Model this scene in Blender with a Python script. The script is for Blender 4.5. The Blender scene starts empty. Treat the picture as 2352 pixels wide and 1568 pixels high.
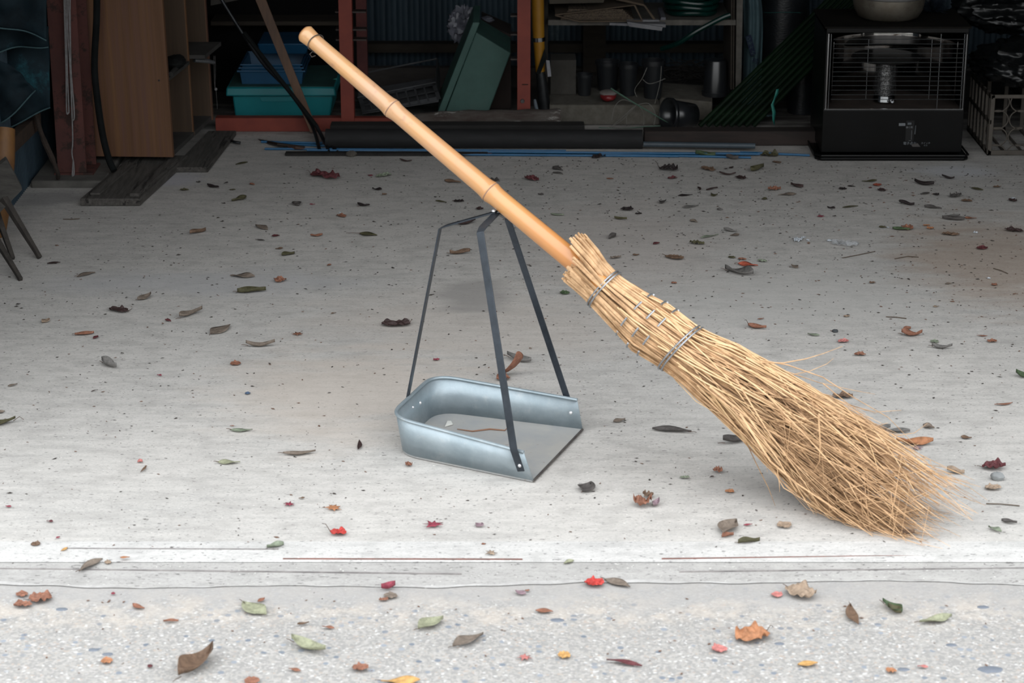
import bpy, math, random
from mathutils import Vector, Matrix, noise
random.seed(11)
SC = bpy.context.scene
COL = SC.collection

# ------------------------------------------------------------ camera
CAM = Vector((0.0, 0.0, 1.8)); PITCH = math.radians(19.0); FPX = 5200.0
cd = bpy.data.cameras.new('camera'); cam = bpy.data.objects.new('camera', cd); COL.objects.link(cam)
cam.location = CAM; cam.rotation_euler = (math.radians(90) - PITCH, 0, 0)
cd.sensor_width = 36.0; cd.lens = FPX / 2352 * 36.0; cd.clip_start = 0.1; cd.clip_end = 200
cd.dof.use_dof = True; cd.dof.focus_distance = 5.7; cd.dof.aperture_fstop = 8.0
SC.camera = cam

# ------------------------------------------------------------ overcast sky (brighter overhead), exposure
W = bpy.data.worlds.new('overcast'); SC.world = W; W.use_nodes = True
wn = W.node_tree; wn.nodes.clear()
_o = wn.nodes.new('ShaderNodeOutputWorld'); _b = wn.nodes.new('ShaderNodeBackground')
_t = wn.nodes.new('ShaderNodeTexCoord'); _s = wn.nodes.new('ShaderNodeSeparateXYZ'); _r = wn.nodes.new('ShaderNodeValToRGB')
wn.links.new(_t.outputs['Generated'], _s.inputs[0]); wn.links.new(_s.outputs['Z'], _r.inputs[0])
e = _r.color_ramp.elements
e[0].position = 0.0; e[0].color = (0.10, 0.11, 0.10, 1)
e[1].position = 1.0; e[1].color = (0.93, 0.97, 1.0, 1)
k = e.new(0.18); k.color = (0.46, 0.47, 0.47, 1)
k = e.new(0.40); k.color = (0.88, 0.90, 0.92, 1)
wn.links.new(_r.outputs[0], _b.inputs[0]); wn.links.new(_b.outputs[0], _o.inputs[0])
_b.inputs[1].default_value = 1.45
SC.view_settings.view_transform = 'Standard'; SC.view_settings.look = 'None'
SC.view_settings.exposure = 1.28; SC.view_settings.gamma = 1.0
SC.view_settings.use_curve_mapping = False

# ------------------------------------------------------------ reading positions off the photograph
def ray(px, py):
    a = (px - 1176) / FPX; b = (784 - py) / FPX
    c, s = math.cos(PITCH), math.sin(PITCH)
    return Vector((a, c + b * s, -s + b * c))
def P(px, py, z=0.0):
    d = ray(px, py); return CAM + d * ((z - CAM.z) / d.z)
def PY(px, py, Y):
    d = ray(px, py); return CAM + d * (Y / d.y)

# ------------------------------------------------------------ materials
MC = {}; DIM = 1.0
def mat(name, c1, c2=None, scale=8, rough=0.7, metal=0.0, bump=0.0, bscale=None, stretch=(1, 1, 1), lo=0.35, hi=0.65, spec=0.4,
        wear_or_glint=None, wearscale=6, wear_or_glint_lo=0.58, wear_or_glint_hi=0.64, alpha=None, coat=0.0):
    if name in MC: return MC[name]
    c2 = c2 or tuple(x * 0.75 for x in c1)
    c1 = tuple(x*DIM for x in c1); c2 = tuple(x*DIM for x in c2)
    m = bpy.data.materials.new(name); m.use_nodes = True; nt = m.node_tree; n = nt.nodes; L = nt.links
    bs = n['Principled BSDF']; bs.inputs['Roughness'].default_value = rough; bs.inputs['Metallic'].default_value = metal
    bs.inputs['Specular IOR Level'].default_value = spec; bs.inputs['Coat Weight'].default_value = coat
    tc = n.new('ShaderNodeTexCoord'); mp = n.new('ShaderNodeMapping'); mp.inputs['Scale'].default_value = stretch
    L.new(tc.outputs['Object'], mp.inputs[0])
    nz = n.new('ShaderNodeTexNoise'); nz.inputs['Scale'].default_value = scale; nz.inputs['Detail'].default_value = 6
    nz.inputs['Roughness'].default_value = 0.65
    L.new(mp.outputs[0], nz.inputs[0])
    r = n.new('ShaderNodeValToRGB'); r.color_ramp.elements[0].position = lo; r.color_ramp.elements[1].position = hi
    r.color_ramp.elements[0].color = (*c2, 1); r.color_ramp.elements[1].color = (*c1, 1)
    L.new(nz.outputs[0], r.inputs[0]); col = r.outputs[0]
    if wear_or_glint:
        n2 = n.new('ShaderNodeTexNoise'); n2.inputs['Scale'].default_value = wearscale; n2.inputs['Detail'].default_value = 8
        n2.inputs['Roughness'].default_value = 0.75; L.new(mp.outputs[0], n2.inputs[0])
        mr = n.new('ShaderNodeMapRange'); mr.inputs[1].default_value = wear_or_glint_lo; mr.inputs[2].default_value = wear_or_glint_hi
        L.new(n2.outputs[0], mr.inputs[0])
        mx = n.new('ShaderNodeMixRGB'); L.new(mr.outputs[0], mx.inputs[0]); L.new(col, mx.inputs[1]); mx.inputs[2].default_value = (*[x*DIM for x in wear_or_glint], 1)
        col = mx.outputs[0]
    L.new(col, bs.inputs['Base Color'])
    if bump:
        nb = n.new('ShaderNodeTexNoise'); nb.inputs['Scale'].default_value = bscale or scale * 4; nb.inputs['Detail'].default_value = 5
        L.new(mp.outputs[0], nb.inputs[0])
        bp = n.new('ShaderNodeBump'); bp.inputs['Strength'].default_value = bump; bp.inputs['Distance'].default_value = 0.004
        L.new(nb.outputs[0], bp.inputs['Height']); L.new(bp.outputs[0], bs.inputs['Normal'])
    if alpha is not None:
        bs.inputs['Alpha'].default_value = alpha
    MC[name] = m
    return m

# ------------------------------------------------------------ mesh building
class MB:
    def __init__(s): s.v = []; s.f = []
    def add(s, vs, fs):
        b = len(s.v); s.v += [Vector(p) for p in vs]; s.f += [tuple(b + i for i in f) for f in fs]; return s
    def box(s, x0, x1, y0, y1, z0, z1):
        return s.add([(x0,y0,z0),(x1,y0,z0),(x1,y1,z0),(x0,y1,z0),(x0,y0,z1),(x1,y0,z1),(x1,y1,z1),(x0,y1,z1)],
            [(0,3,2,1),(4,5,6,7),(0,1,5,4),(1,2,6,5),(2,3,7,6),(3,0,4,7)])
    def hexa(s, q, off):
        """a slab: four corners q, pushed by off"""
        q = [Vector(p) for p in q]; off = Vector(off)
        return s.add(q + [p + off for p in q], [(0,1,2,3),(7,6,5,4),(0,4,5,1),(1,5,6,2),(2,6,7,3),(3,7,4,0)])
    def bar(s, a, b, w, h, side=None, w2=None, h2=None):
        a = Vector(a); b = Vector(b); d = (b - a).normalized()
        up = Vector(side) if side else (Vector((0,0,1)) if abs(d.z) < .95 else Vector((1,0,0)))
        u = d.cross(up).normalized(); t = u.cross(d).normalized()
        w2 = w if w2 is None else w2; h2 = h if h2 is None else h2
        vs = [c + u*(i*ww/2) + t*(j*hh/2) for c, ww, hh in ((a,w,h),(b,w2,h2)) for i, j in ((-1,-1),(1,-1),(1,1),(-1,1))]
        return s.add(vs, [(0,3,2,1),(4,5,6,7),(0,1,5,4),(1,2,6,5),(2,3,7,6),(3,0,4,7)])
    def tube(s, pts, r, seg=10, cap=True, closed=False, flat=1.0):
        pts = [Vector(p) for p in pts]; n = len(pts)
        if not isinstance(r, (list, tuple)): r = [r] * n
        b = len(s.v); ref = None
        for i, p in enumerate(pts):
            if closed: d = pts[(i+1) % n] - pts[i-1]
            else: d = pts[min(i+1, n-1)] - pts[max(i-1, 0)]
            d = d.normalized() if d.length > 1e-9 else Vector((0,0,1))
            if ref is None: ref = Vector((0,0,1)) if abs(d.z) < .9 else Vector((1,0,0))
            u = d.cross(ref)
            u = u.normalized() if u.length > 1e-6 else d.orthogonal().normalized()
            t = u.cross(d).normalized(); ref = t
            for k in range(seg):
                a = 2*math.pi*k/seg
                s.v.append(p + u*(math.cos(a)*r[i]) + t*(math.sin(a)*r[i]*flat))
        m = n if closed else n - 1
        for i in range(m):
            for k in range(seg):
                i2 = (i+1) % n; k2 = (k+1) % seg
                s.f.append((b+i*seg+k, b+i*seg+k2, b+i2*seg+k2, b+i2*seg+k))
        if cap and not closed:
            s.f.append(tuple(b+k for k in reversed(range(seg)))); s.f.append(tuple(b+(n-1)*seg+k for k in range(seg)))
        return s
    def lathe(s, c, prof, seg=32, axis='z', cap=False, sx=1.0):
        """prof: (radius, height) pairs about centre c"""
        c = Vector(c); b = len(s.v)
        for r, h in prof:
            for k in range(seg):
                a = 2*math.pi*k/seg; x, y = r*math.cos(a), r*math.sin(a)*sx
                s.v.append(c + (Vector((x, y, h)) if axis == 'z' else Vector((x, h, y)) if axis == 'y' else Vector((h, x, y))))
        for i in range(len(prof)-1):
            for k in range(seg):
                k2 = (k+1) % seg
                s.f.append((b+i*seg+k, b+i*seg+k2, b+(i+1)*seg+k2, b+(i+1)*seg+k))
        if cap:
            s.f.append(tuple(b+k for k in reversed(range(seg)))); s.f.append(tuple(b+(len(prof)-1)*seg+k for k in range(seg)))
        return s
    def grid(s, fn, nu, nv):
        b = len(s.v)
        for i in range(nu+1):
            for j in range(nv+1): s.v.append(Vector(fn(i/nu, j/nv)))
        for i in range(nu):
            for j in range(nv):
                a = b + i*(nv+1)+j; s.f.append((a, a+nv+1, a+nv+2, a+1))
        return s
    def blob(s, c, rad, n=14, amp=0.15, fr=3.0, seed=0, crease=False):
        c = Vector(c); b = len(s.v); seg = n*2
        for i in range(n+1):
            th = math.pi*i/n
            for k in range(seg):
                ph = 2*math.pi*k/seg
                d = Vector((math.sin(th)*math.cos(ph), math.sin(th)*math.sin(ph), math.cos(th)))
                q = noise.noise(d*fr + Vector((seed*7.1, seed*3.3, 0)))
                if crease: q = (1 - abs(q)*2.2)*0.6 + noise.noise(d*fr*2.7+Vector((seed,0,0)))*0.5 - abs(noise.noise(d*fr*5+Vector((0,seed,0))))*0.5
                r = 1 + amp*q
                s.v.append(c + Vector((d.x*rad[0]*r, d.y*rad[1]*r, d.z*rad[2]*r)))
        for i in range(n):
            for k in range(seg):
                k2 = (k+1) % seg
                s.f.append((b+i*seg+k, b+(i+1)*seg+k, b+(i+1)*seg+k2, b+i*seg+k2))
        return s

def mesh_of(name, mb, m, off=Vector((0,0,0)), smooth=35):
    me = bpy.data.meshes.new(name)
    me.from_pydata([tuple(v - off) for v in mb.v], [], mb.f); me.materials.append(m)
    if smooth:
        for p in me.polygons: p.use_smooth = True
        me.set_sharp_from_angle(angle=math.radians(smooth))
    me.update()
    return me
def finish(o, bevel=0, solid=0, sub=0):
    if solid:
        md = o.modifiers.new('solid', 'SOLIDIFY'); md.thickness = solid; md.offset = 0
    if sub:
        md = o.modifiers.new('sub', 'SUBSURF'); md.levels = sub; md.render_levels = sub
    if bevel:
        md = o.modifiers.new('bev', 'BEVEL'); md.width = bevel; md.segments = 2; md.limit_method = 'ANGLE'; md.angle_limit = 0.6
        md.harden_normals = False
def rootloc(o):
    while o.parent: o = o.parent
    return Vector(o.location)
def thing(name, label, cat, loc, group=None):
    o = bpy.data.objects.new(name, None); COL.objects.link(o); o.location = loc
    o.empty_display_size = 0.05; o['label'] = label; o['category'] = cat
    if group: o['group'] = group
    return o
def part(name, mb, m, parent, label=None, smooth=35, **kw):
    o = bpy.data.objects.new(name, mesh_of(name, mb, m, rootloc(parent), smooth)); COL.objects.link(o); o.parent = parent
    if label: o['label'] = label
    finish(o, **kw); return o
def single(name, mb, m, label, cat, group=None, smooth=35, kind=None, **kw):
    lo = Vector((min(v.x for v in mb.v), min(v.y for v in mb.v), min(v.z for v in mb.v)))
    hi = Vector((max(v.x for v in mb.v), max(v.y for v in mb.v), max(v.z for v in mb.v)))
    c = Vector(((lo.x+hi.x)/2, (lo.y+hi.y)/2, lo.z))
    o = bpy.data.objects.new(name, mesh_of(name, mb, m, c, smooth)); COL.objects.link(o); o.location = c
    o['label'] = label; o['category'] = cat
    if group: o['group'] = group
    if kind: o['kind'] = kind
    finish(o, **kw); return o
def struct(name, mb, m, label=None, cat=None, smooth=35, **kw):
    o = bpy.data.objects.new(name, mesh_of(name, mb, m, Vector((0,0,0)), smooth)); COL.objects.link(o); o['kind'] = 'structure'
    if label: o['label'] = label; o['category'] = cat or name.split('_')[0]
    finish(o, **kw); return o
def text(body, size, loc, rot, m, parent, name='lettering'):
    cu = bpy.data.curves.new(name, 'FONT'); cu.body = body; cu.size = size; cu.extrude = 0.0002
    cu.align_x = 'CENTER'; cu.align_y = 'CENTER'; cu.materials.append(m)
    o = bpy.data.objects.new(name, cu); COL.objects.link(o); o.parent = parent
    o.location = Vector(loc) - rootloc(parent); o.rotation_euler = rot
    bpy.context.view_layer.update()
    me = bpy.data.meshes.new_from_object(o.evaluated_get(bpy.context.evaluated_depsgraph_get()))
    q = bpy.data.objects.new(name, me); COL.objects.link(q); q.parent = parent; q.location = o.location.copy(); q.rotation_euler = rot
    bpy.data.objects.remove(o, do_unlink=True)
    return q
def ibox(mb, x0, x1, yt, yb, Y, dep):
    ym = (yt+yb)/2
    a = PY(x0, ym, Y); b = PY(x1, ym, Y); zt = PY(x0, yt, Y).z; zb = PY(x0, yb, Y).z
    return mb.box(a.x, b.x, Y, Y+dep, max(zb, 0.001), zt)

# ============================================================ floor, threshold, road
def X(px, py): return P(px, py).x
Y_SEAM = P(1176, 1284).y; Y_STRIP = P(1176, 1243).y; Y_ROAD = P(1176, 1330).y

def concrete(name, base, dark, stains_and_shade=(), road=False, smooth_band=False):
    m = bpy.data.materials.new(name); m.use_nodes = True; nt = m.node_tree; n = nt.nodes; L = nt.links
    bs = n['Principled BSDF']; bs.inputs['Roughness'].default_value = 0.85; bs.inputs['Specular IOR Level'].default_value = 0.25
    g = n.new('ShaderNodeNewGeometry')
    def nz(scale, sc=(1,1,1), det=6, ro=0.6):
        mp = n.new('ShaderNodeMapping'); mp.inputs['Scale'].default_value = sc; L.new(g.outputs['Position'], mp.inputs[0])
        t = n.new('ShaderNodeTexNoise'); t.inputs['Scale'].default_value = scale; t.inputs['Detail'].default_value = det
        t.inputs['Roughness'].default_value = ro; L.new(mp.outputs[0], t.inputs[0]); return t.outputs[0]
    def rng(v, a, b, c=0.0, d=1.0):
        r = n.new('ShaderNodeMapRange'); L.new(v, r.inputs[0])
        for i, q in enumerate((a, b, c, d)): r.inputs[i+1].default_value = q
        return r.outputs[0]
    def mix(f, a, b, typ='MIX'):
        x = n.new('ShaderNodeMixRGB'); x.blend_type = typ
        for i, q in enumerate((f, a, b)):
            if isinstance(q, (int, float)): x.inputs[i].default_value = q
            elif isinstance(q, tuple): x.inputs[i].default_value = (*q, 1)
            else: L.new(q, x.inputs[i])
        return x.outputs[0]
    big = nz(1.1, det=3); streak = nz(7, (1, 5.5, 1), det=9, ro=0.78); fine = nz(140, (1, 2.2, 1), det=4, ro=0.8)
    col = mix(rng(big, .35, .65), dark, base)
    col = mix(rng(streak, .46, .68, 0, .5), col, tuple(min(1, x*1.28) for x in base))
    col = mix(rng(streak, .33, .47, .5, 0), col, tuple(x*.6 for x in dark))
    col = mix(rng(fine, .3, .7, .0, .55), col, tuple(min(1, x*1.15) for x in base), 'MIX')
    col = mix(rng(fine, .32, .46, .55, 0), col, tuple(x*.45 for x in dark))
    blot = nz(13, (1, 1.6, 1), det=5, ro=.6)
    col = mix(rng(blot, .47, .70, 0, .6), col, tuple(x*.68 for x in base))
    col = mix(rng(nz(30, (1, 3, 1), det=6, ro=.75), .56, .70, 0, .5), col, tuple(min(1, x*1.3) for x in base))
    speck = nz(75, (1, 2.5, 1), det=2, ro=.5)
    col = mix(rng(speck, .645, .70, 0, .75), col, tuple(x*.25 for x in dark))
    wh = nz(95, (1.3, 2.0, 1), det=1)
    col = mix(rng(wh, .73, .77, 0, .7), col, (.8, .78, .74))
    for (cx, cy, rx, ry, c, st) in stains_and_shade:
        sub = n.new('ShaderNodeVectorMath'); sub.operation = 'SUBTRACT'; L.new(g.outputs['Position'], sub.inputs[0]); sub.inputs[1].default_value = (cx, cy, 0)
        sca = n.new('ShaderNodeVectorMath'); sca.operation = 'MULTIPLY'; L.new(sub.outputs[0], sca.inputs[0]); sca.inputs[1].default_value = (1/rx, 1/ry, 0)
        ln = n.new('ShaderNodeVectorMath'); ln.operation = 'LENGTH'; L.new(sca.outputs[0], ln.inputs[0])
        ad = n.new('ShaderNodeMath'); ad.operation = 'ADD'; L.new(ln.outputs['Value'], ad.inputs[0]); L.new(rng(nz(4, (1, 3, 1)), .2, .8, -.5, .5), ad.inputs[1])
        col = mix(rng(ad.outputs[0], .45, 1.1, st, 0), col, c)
    h = fine
    if road:
        v = n.new('ShaderNodeTexVoronoi'); v.inputs['Scale'].default_value = 210; v.inputs['Randomness'].default_value = 1
        mp = n.new('ShaderNodeMapping'); mp.inputs['Scale'].default_value = (1, 1, 1); L.new(g.outputs['Position'], mp.inputs[0]); L.new(mp.outputs[0], v.inputs[0])
        sp = n.new('ShaderNodeSeparateColor'); L.new(v.outputs['Color'], sp.inputs[0])
        cr = n.new('ShaderNodeValToRGB'); cr.color_ramp.interpolation = 'CONSTANT'; L.new(sp.outputs[0], cr.inputs[0])
        E = cr.color_ramp.elements; E[0].position = 0; E[0].color = (.22,.215,.21,1); E[1].position = .30; E[1].color = (.32,.31,.295,1)
        for p_, c_ in ((.52,(.36,.34,.315)),(.66,(.40,.38,.365)),(.80,(.27,.26,.25)),(.915,(.58,.57,.56)),(.96,(.36,.29,.24))):
            q = E.new(p_); q.color = (*c_, 1)
        v2 = n.new('ShaderNodeTexVoronoi'); v2.inputs['Scale'].default_value = 62; L.new(mp.outputs[0], v2.inputs[0])
        s2 = n.new('ShaderNodeSeparateColor'); L.new(v2.outputs['Color'], s2.inputs[0])
        stone = n.new('ShaderNodeMath'); stone.operation = 'MULTIPLY'
        L.new(rng(s2.outputs[0], .86, .87), stone.inputs[0]); L.new(rng(v2.outputs['Distance'], .30, .42, 1, 0), stone.inputs[1])
        agg = mix(.42, cr.outputs[0], (.33,.32,.305))
        agg = mix(stone.outputs[0], agg, mix(s2.outputs[1], (.14,.16,.19), (.26,.28,.31)))
        sx = n.new('ShaderNodeSeparateXYZ'); L.new(g.outputs['Position'], sx.inputs[0])
        edge = n.new('ShaderNodeMath'); edge.operation = 'ADD'; L.new(sx.outputs[1], edge.inputs[0]); L.new(rng(nz(9), .2, .8, -.07, .07), edge.inputs[1])
        f = rng(edge.outputs[0], Y_ROAD-.13, Y_ROAD-.05, 0, .8)
        wet = rng(edge.outputs[0], Y_ROAD-.2, Y_ROAD-.13, 0, 1)
        sandy = mix(mix(1.0, rng(nz(26), .40, .60), wet, 'MULTIPLY'), agg, (.50,.44,.38))
        sandy = mix(.5, agg, sandy)
        col = mix(f, sandy, mix(rng(fine,.3,.7), (.28,.272,.265), (.37,.36,.35)))
        h = mix(.5, sp.outputs[0], fine)
    L.new(col, bs.inputs['Base Color'])
    bp = n.new('ShaderNodeBump'); bp.inputs['Strength'].default_value = 0.5 if road else 0.35; bp.inputs['Distance'].default_value = 0.0012 if not road else .002
    L.new(mix(.5, streak, h), bp.inputs['Height']); L.new(bp.outputs[0], bs.inputs['Normal'])
    return m
def st(px, py, rx, ry, c, s):
    p = P(px, py); return (p.x, p.y, rx, ry, c, s)
FLOOR = concrete('floor_concrete', (.47,.45,.425), (.36,.35,.335), stains_and_shade=[
    st(2290, 600, .30, .50, (.30,.21,.145), .5), (0.2, 8.05, 3.2, .72, (.045,.040,.036), .95), (1.3, 7.95, 1.4, .75, (.045,.040,.036), .9), st(800, 900, .35, .35, (.50,.43,.37), .5), st(1100, 745, .5, .35, (.47,.41,.36), .35),  # the two near-black ellipses paint in the shade under rack and shelves
    st(1085, 680, .12, .16, (.27,.26,.25), .7), st(1830, 680, .4, .30, (.45,.44,.42), .5), st(2200, 395, .14, .10, (.52,.54,.58), .5),
    st(470, 650, .5, .14, (.40,.40,.41), .5), st(1440, 560, .3, .5, (.42,.37,.34), .4), st(1850, 1120, .22, .16, (.36,.355,.345), .4),  # last entry: soft darker grey patch beneath the broom head
    st(400, 410, .1, .1, (.42,.42,.48), .5), st(110, 455, .12, .12, (.2,.2,.2), .6)])
ROAD = concrete('road_aggregate', (.44,.42,.40), (.34,.33,.32), road=True)
BAND = concrete('threshold_cement', (.48,.47,.455), (.42,.41,.40))
LOWER = concrete('lower_cement', (.37,.36,.345), (.32,.31,.30))
struct('floor', MB().box(-1.75, 3.0, Y_STRIP, 8.6, -.12, 0), FLOOR, 'grey brushed concrete garage floor, stained, with shade painted in at the back', 'floor', smooth=0)
def band(u, v):   # trowelled threshold easing down to the road
    y = Y_STRIP + (Y_SEAM - Y_STRIP)*v; return (-2.6 + 5.9*u, y, -.006*v*v)
mb = MB().grid(band, 60, 4); mb.box(-2.6, 3.3, Y_SEAM, Y_STRIP, -.12, -.008)
struct('trim_1', mb, BAND, 'pale smooth trowelled cement strip across the garage threshold', 'threshold')
def low(u, v):
    x = -2.6 + 5.9*u; y1 = Y_ROAD + .012*math.sin(x*3.1) + .006*math.sin(x*11)
    return (x, Y_SEAM + (y1 - Y_SEAM)*v, -.007 - .003*v)
mb = MB().grid(low, 160, 3); mb.box(-2.6, 3.3, Y_ROAD+.02, Y_SEAM, -.12, -.012)
struct('trim_2', mb, LOWER, 'rougher grey cement step strip between threshold and road', 'step')
def rd(u, v):
    x = -7 + 15*u; y = -9 + (Y_ROAD + .025 + 9)*v
    return (x, y, -.0115)
mb = MB(); vs = []
for i in range(301):
    x = -2.6+5.9*i/300; y1 = Y_ROAD + .012*math.sin(x*3.1) + .006*math.sin(x*11) + .002*math.sin(x*57); w_ = max(.0004, .0022+.003*math.sin(x*5.3+1)+.0016*math.sin(x*31))
    vs += [(x, y1-w_, -.0095), (x, y1+w_, -.0085)]
mb.add(vs, [(2*i, 2*i+2, 2*i+3, 2*i+1) for i in range(300)])
struct('trim_8', mb, mat('pale_mortar', (.44,.43,.42), (.30,.29,.28), 22, .9), 'ragged pale mortar edge between the cement step and the road', 'mortar')
struct('ground', MB().grid(rd, 4, 4), ROAD, 'rough road surface of exposed gravel aggregate', 'road')
rail = mat('rusted_steel_rail', (.22,.09,.07), (.12,.07,.06), 30, .8)
grail = mat('dark_joint', (.13,.12,.12), (.3,.28,.27), 20, .9)
def strip(a, b, w, m, name, label, z=-.005):
    pa, pb = P(*a, -.006), P(*b, -.006)
    struct(name, MB().bar((pa.x, pa.y, z), (pb.x, pb.y, z), w, .004), m, label, 'rail')
strip((650,1285), (1200,1286), .0028, rail, 'trim_3', 'thin rust-red steel door rail edge in the threshold in front of the dustpan')
strip((1520,1285), (2400,1274), .0030, rail, 'trim_4', 'thin rust-red steel door rail edge in the threshold below the broom tips')
strip((-60,1303), (1060,1316), .0035, grail, 'trim_5', 'thin dark joint line across the cement step on the left', -.0085)
strip((1560,1311), (2400,1302), .0030, grail, 'trim_6', 'thin dark joint line across the cement step on the right', -.0085)
strip((150,1265), (640,1267), .0016, grail, 'trim_7', 'faint hairline joint in the pale threshold on the left', -.0015)

# ============================================================ shell
BLUEW = mat('blue_grey_corrugated', (.036,.060,.080), (.020,.034,.048), 5, .55, .2, wear_or_glint=(.09,.12,.13), wearscale=9, wear_or_glint_lo=.62, wear_or_glint_hi=.75, stretch=(1,1,.3))
def corr(p0, p1, z0, z1, pitch, amp, nrm):
    p0 = Vector((*p0, 0)); p1 = Vector((*p1, 0)); nn = Vector((*nrm, 0)); Lh = (p1-p0).length; n = int(Lh/pitch*6)
    def fn(u, v):
        p = p0.lerp(p1, u); w = math.sin(u*Lh/pitch*2*math.pi); w = max(-.6, min(.6, w))
        return p + nn*(amp*w) + Vector((0,0,z0+(z1-z0)*v))
    return MB().grid(fn, n, 1)
XL = -1.475
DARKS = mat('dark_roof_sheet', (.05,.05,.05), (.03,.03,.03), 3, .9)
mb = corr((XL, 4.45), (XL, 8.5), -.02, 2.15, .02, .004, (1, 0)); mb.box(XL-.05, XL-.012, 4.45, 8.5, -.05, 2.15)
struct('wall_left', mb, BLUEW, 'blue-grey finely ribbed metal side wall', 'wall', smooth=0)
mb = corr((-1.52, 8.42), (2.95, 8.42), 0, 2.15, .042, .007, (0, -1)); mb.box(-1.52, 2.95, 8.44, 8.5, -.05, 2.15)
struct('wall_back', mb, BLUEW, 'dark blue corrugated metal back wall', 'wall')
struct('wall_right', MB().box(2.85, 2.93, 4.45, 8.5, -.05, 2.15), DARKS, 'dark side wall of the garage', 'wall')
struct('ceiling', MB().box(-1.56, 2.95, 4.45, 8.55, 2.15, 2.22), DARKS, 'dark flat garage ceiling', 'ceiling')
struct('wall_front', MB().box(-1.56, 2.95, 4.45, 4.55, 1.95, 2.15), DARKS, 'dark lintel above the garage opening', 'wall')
# ============================================================ dustpan
GALV = mat('galvanised_steel', (.36,.42,.455), (.27,.33,.365), 14, .48, .55, bump=.15, bscale=60, wear_or_glint=(.46,.49,.50), wearscale=25, wear_or_glint_lo=.55, wear_or_glint_hi=.8)
BLKM = mat('black_painted_strip', (.050,.060,.074), (.030,.036,.044), 20, .34, .45, wear_or_glint=(.16,.14,.12), wearscale=40, wear_or_glint_lo=.66, wear_or_glint_hi=.72)
RIVET = mat('bright_rivet', (.75,.76,.78), (.6,.6,.62), 20, .35, .6)
DUSTY = mat('dusty_pan_floor', (.34,.33,.31), (.27,.28,.285), 9, .8, .1, wear_or_glint=(.20,.14,.10), wearscale=30, wear_or_glint_lo=.62, wear_or_glint_hi=.7)
def pathround(pts, rads, n=8):
    out = []
    for i, p in enumerate(pts):
        p = Vector(p)
        if rads[i] == 0: out.append(p); continue
        a = Vector(pts[i-1]); b = Vector(pts[i+1]); da = (a-p).normalized(); db = (b-p).normalized(); r = rads[i]
        for k in range(n+1):
            t = k/n; q0 = p+da*r; q1 = p+db*r
            out.append((1-t)**2*q0 + 2*t*(1-t)*p + t*t*q1)
    return out
Z0 = .006
NF = P(1225,1103,Z0); NB = P(908,1038,Z0); FB = P(1003,944,Z0); FF = P(1338,985,Z0)
base = pathround([NF, NB, FB, FF], [0,.06,.06,0], 10)
TNF = PY(1203,1039, NF.y-.004); TFF = PY(1326,919, FF.y+.004)
hf1 = TNF.z - Z0; hf2 = TFF.z - Z0
TNB = NB + Vector((-.012,-.004,.083)); TFB = FB + Vector((-.006,.008,.083))
top = pathround([TNF, TNB, TFB, TFF], [0,.06,.06,0], 10)
pan = thing('dustpan', 'grey galvanised metal dustpan with three-legged black handle standing on the concrete', 'dustpan', ((NF+NB+FB+FF)/4)*1.0)
pan.location.z = 0
mb = MB(); n = len(base)
mb.add(base + top, [(i, i+1, n+i+1, n+i) for i in range(n-1)])
part('side_wall', mb, GALV, pan, smooth=60, solid=.0016)
mb = MB(); mb.add(base + [p - Vector((0,0,.004)) for p in base], [tuple(range(n)), tuple(reversed(range(n, 2*n)))] + [(i, n+i, n+(i+1)%n, (i+1)%n) for i in range(n)])
part('pan_floor', mb, DUSTY, pan, 'dusty flat steel bottom of the pan', smooth=20)
mb = MB(); rimp = [t + Vector((0,0,.001)) for t in top]
mb.tube(rimp, .0038, 8); part('rolled_rim', mb, GALV, pan)
mb = MB().tube([NF+Vector((0,0,-.001)), FF+Vector((0,0,-.001))], .0026, 8); part('front_lip', mb, mat('worn_lip', (.12,.11,.10),(.07,.06,.06),40,.6,.4), pan, 'dark worn front edge')
APEX = PY(1141, 489, 4.55)
def strip_leg(pts, w, wdir, t=.003):
    mb = MB()
    vs = []
    for i, p in enumerate(pts):
        d = (pts[min(i+1, len(pts)-1)] - pts[max(i-1,0)]).normalized()
        wd = (Vector(wdir) - d*Vector(wdir).dot(d)).normalized(); nn = wd.cross(d).normalized()
        for a, b in ((-1,-1),(1,-1),(1,1),(-1,1)): vs.append(p + wd*(a*w/2) + nn*(b*t/2))
    f = [(0,3,2,1)] + [(4*i+k, 4*i+(k+1)%4, 4*i+4+(k+1)%4, 4*i+4+k) for i in range(len(pts)-1) for k in range(4)]
    m4 = 4*(len(pts)-1); f.append((m4, m4+1, m4+2, m4+3))
    return mb.add(vs, f)
# near leg
wn_ = (NF-NB).normalized()
b1 = PY(1197,1082, NF.y+.004-.012); k1 = PY(1180,1032, TNF.y-.006); l1 = PY(1103,533, 4.47)
part('leg', strip_leg([b1, k1, k1.lerp(l1,.5), l1, l1.lerp(APEX,.15)+Vector((0,0,.004)), APEX], .0165, wn_), BLKM, pan, bevel=.0006)
b2 = PY(963,935, (TNB.lerp(TFB,.45)).y); b2.x = TNB.lerp(TFB,.45).x-.004; b2.z=.045
k2 = TNB.lerp(TFB,.45)+Vector((-.004,0,.0)); l2 = PY(1011,524, 4.6)
part('leg', strip_leg([b2, k2, l2, l2.lerp(APEX,.1)+Vector((0,0,.002)), APEX+Vector((0,0,.003))], .0165, (TFB-TNB).normalized()), BLKM, pan, bevel=.0006)
b3 = FF.lerp(FB,.085) + Vector((.002,.008,.03)); k3 = PY(1303,915, TFF.lerp(TFB,.085).y+.006); l3 = PY(1166,503, 4.62)
part('leg', strip_leg([b3, k3, k3.lerp(l3,.5), l3, l3.lerp(APEX,.2)+Vector((0,0,.001)), APEX+Vector((0,0,-.001))], .0155, wn_), BLKM, pan, bevel=.0006)
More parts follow.
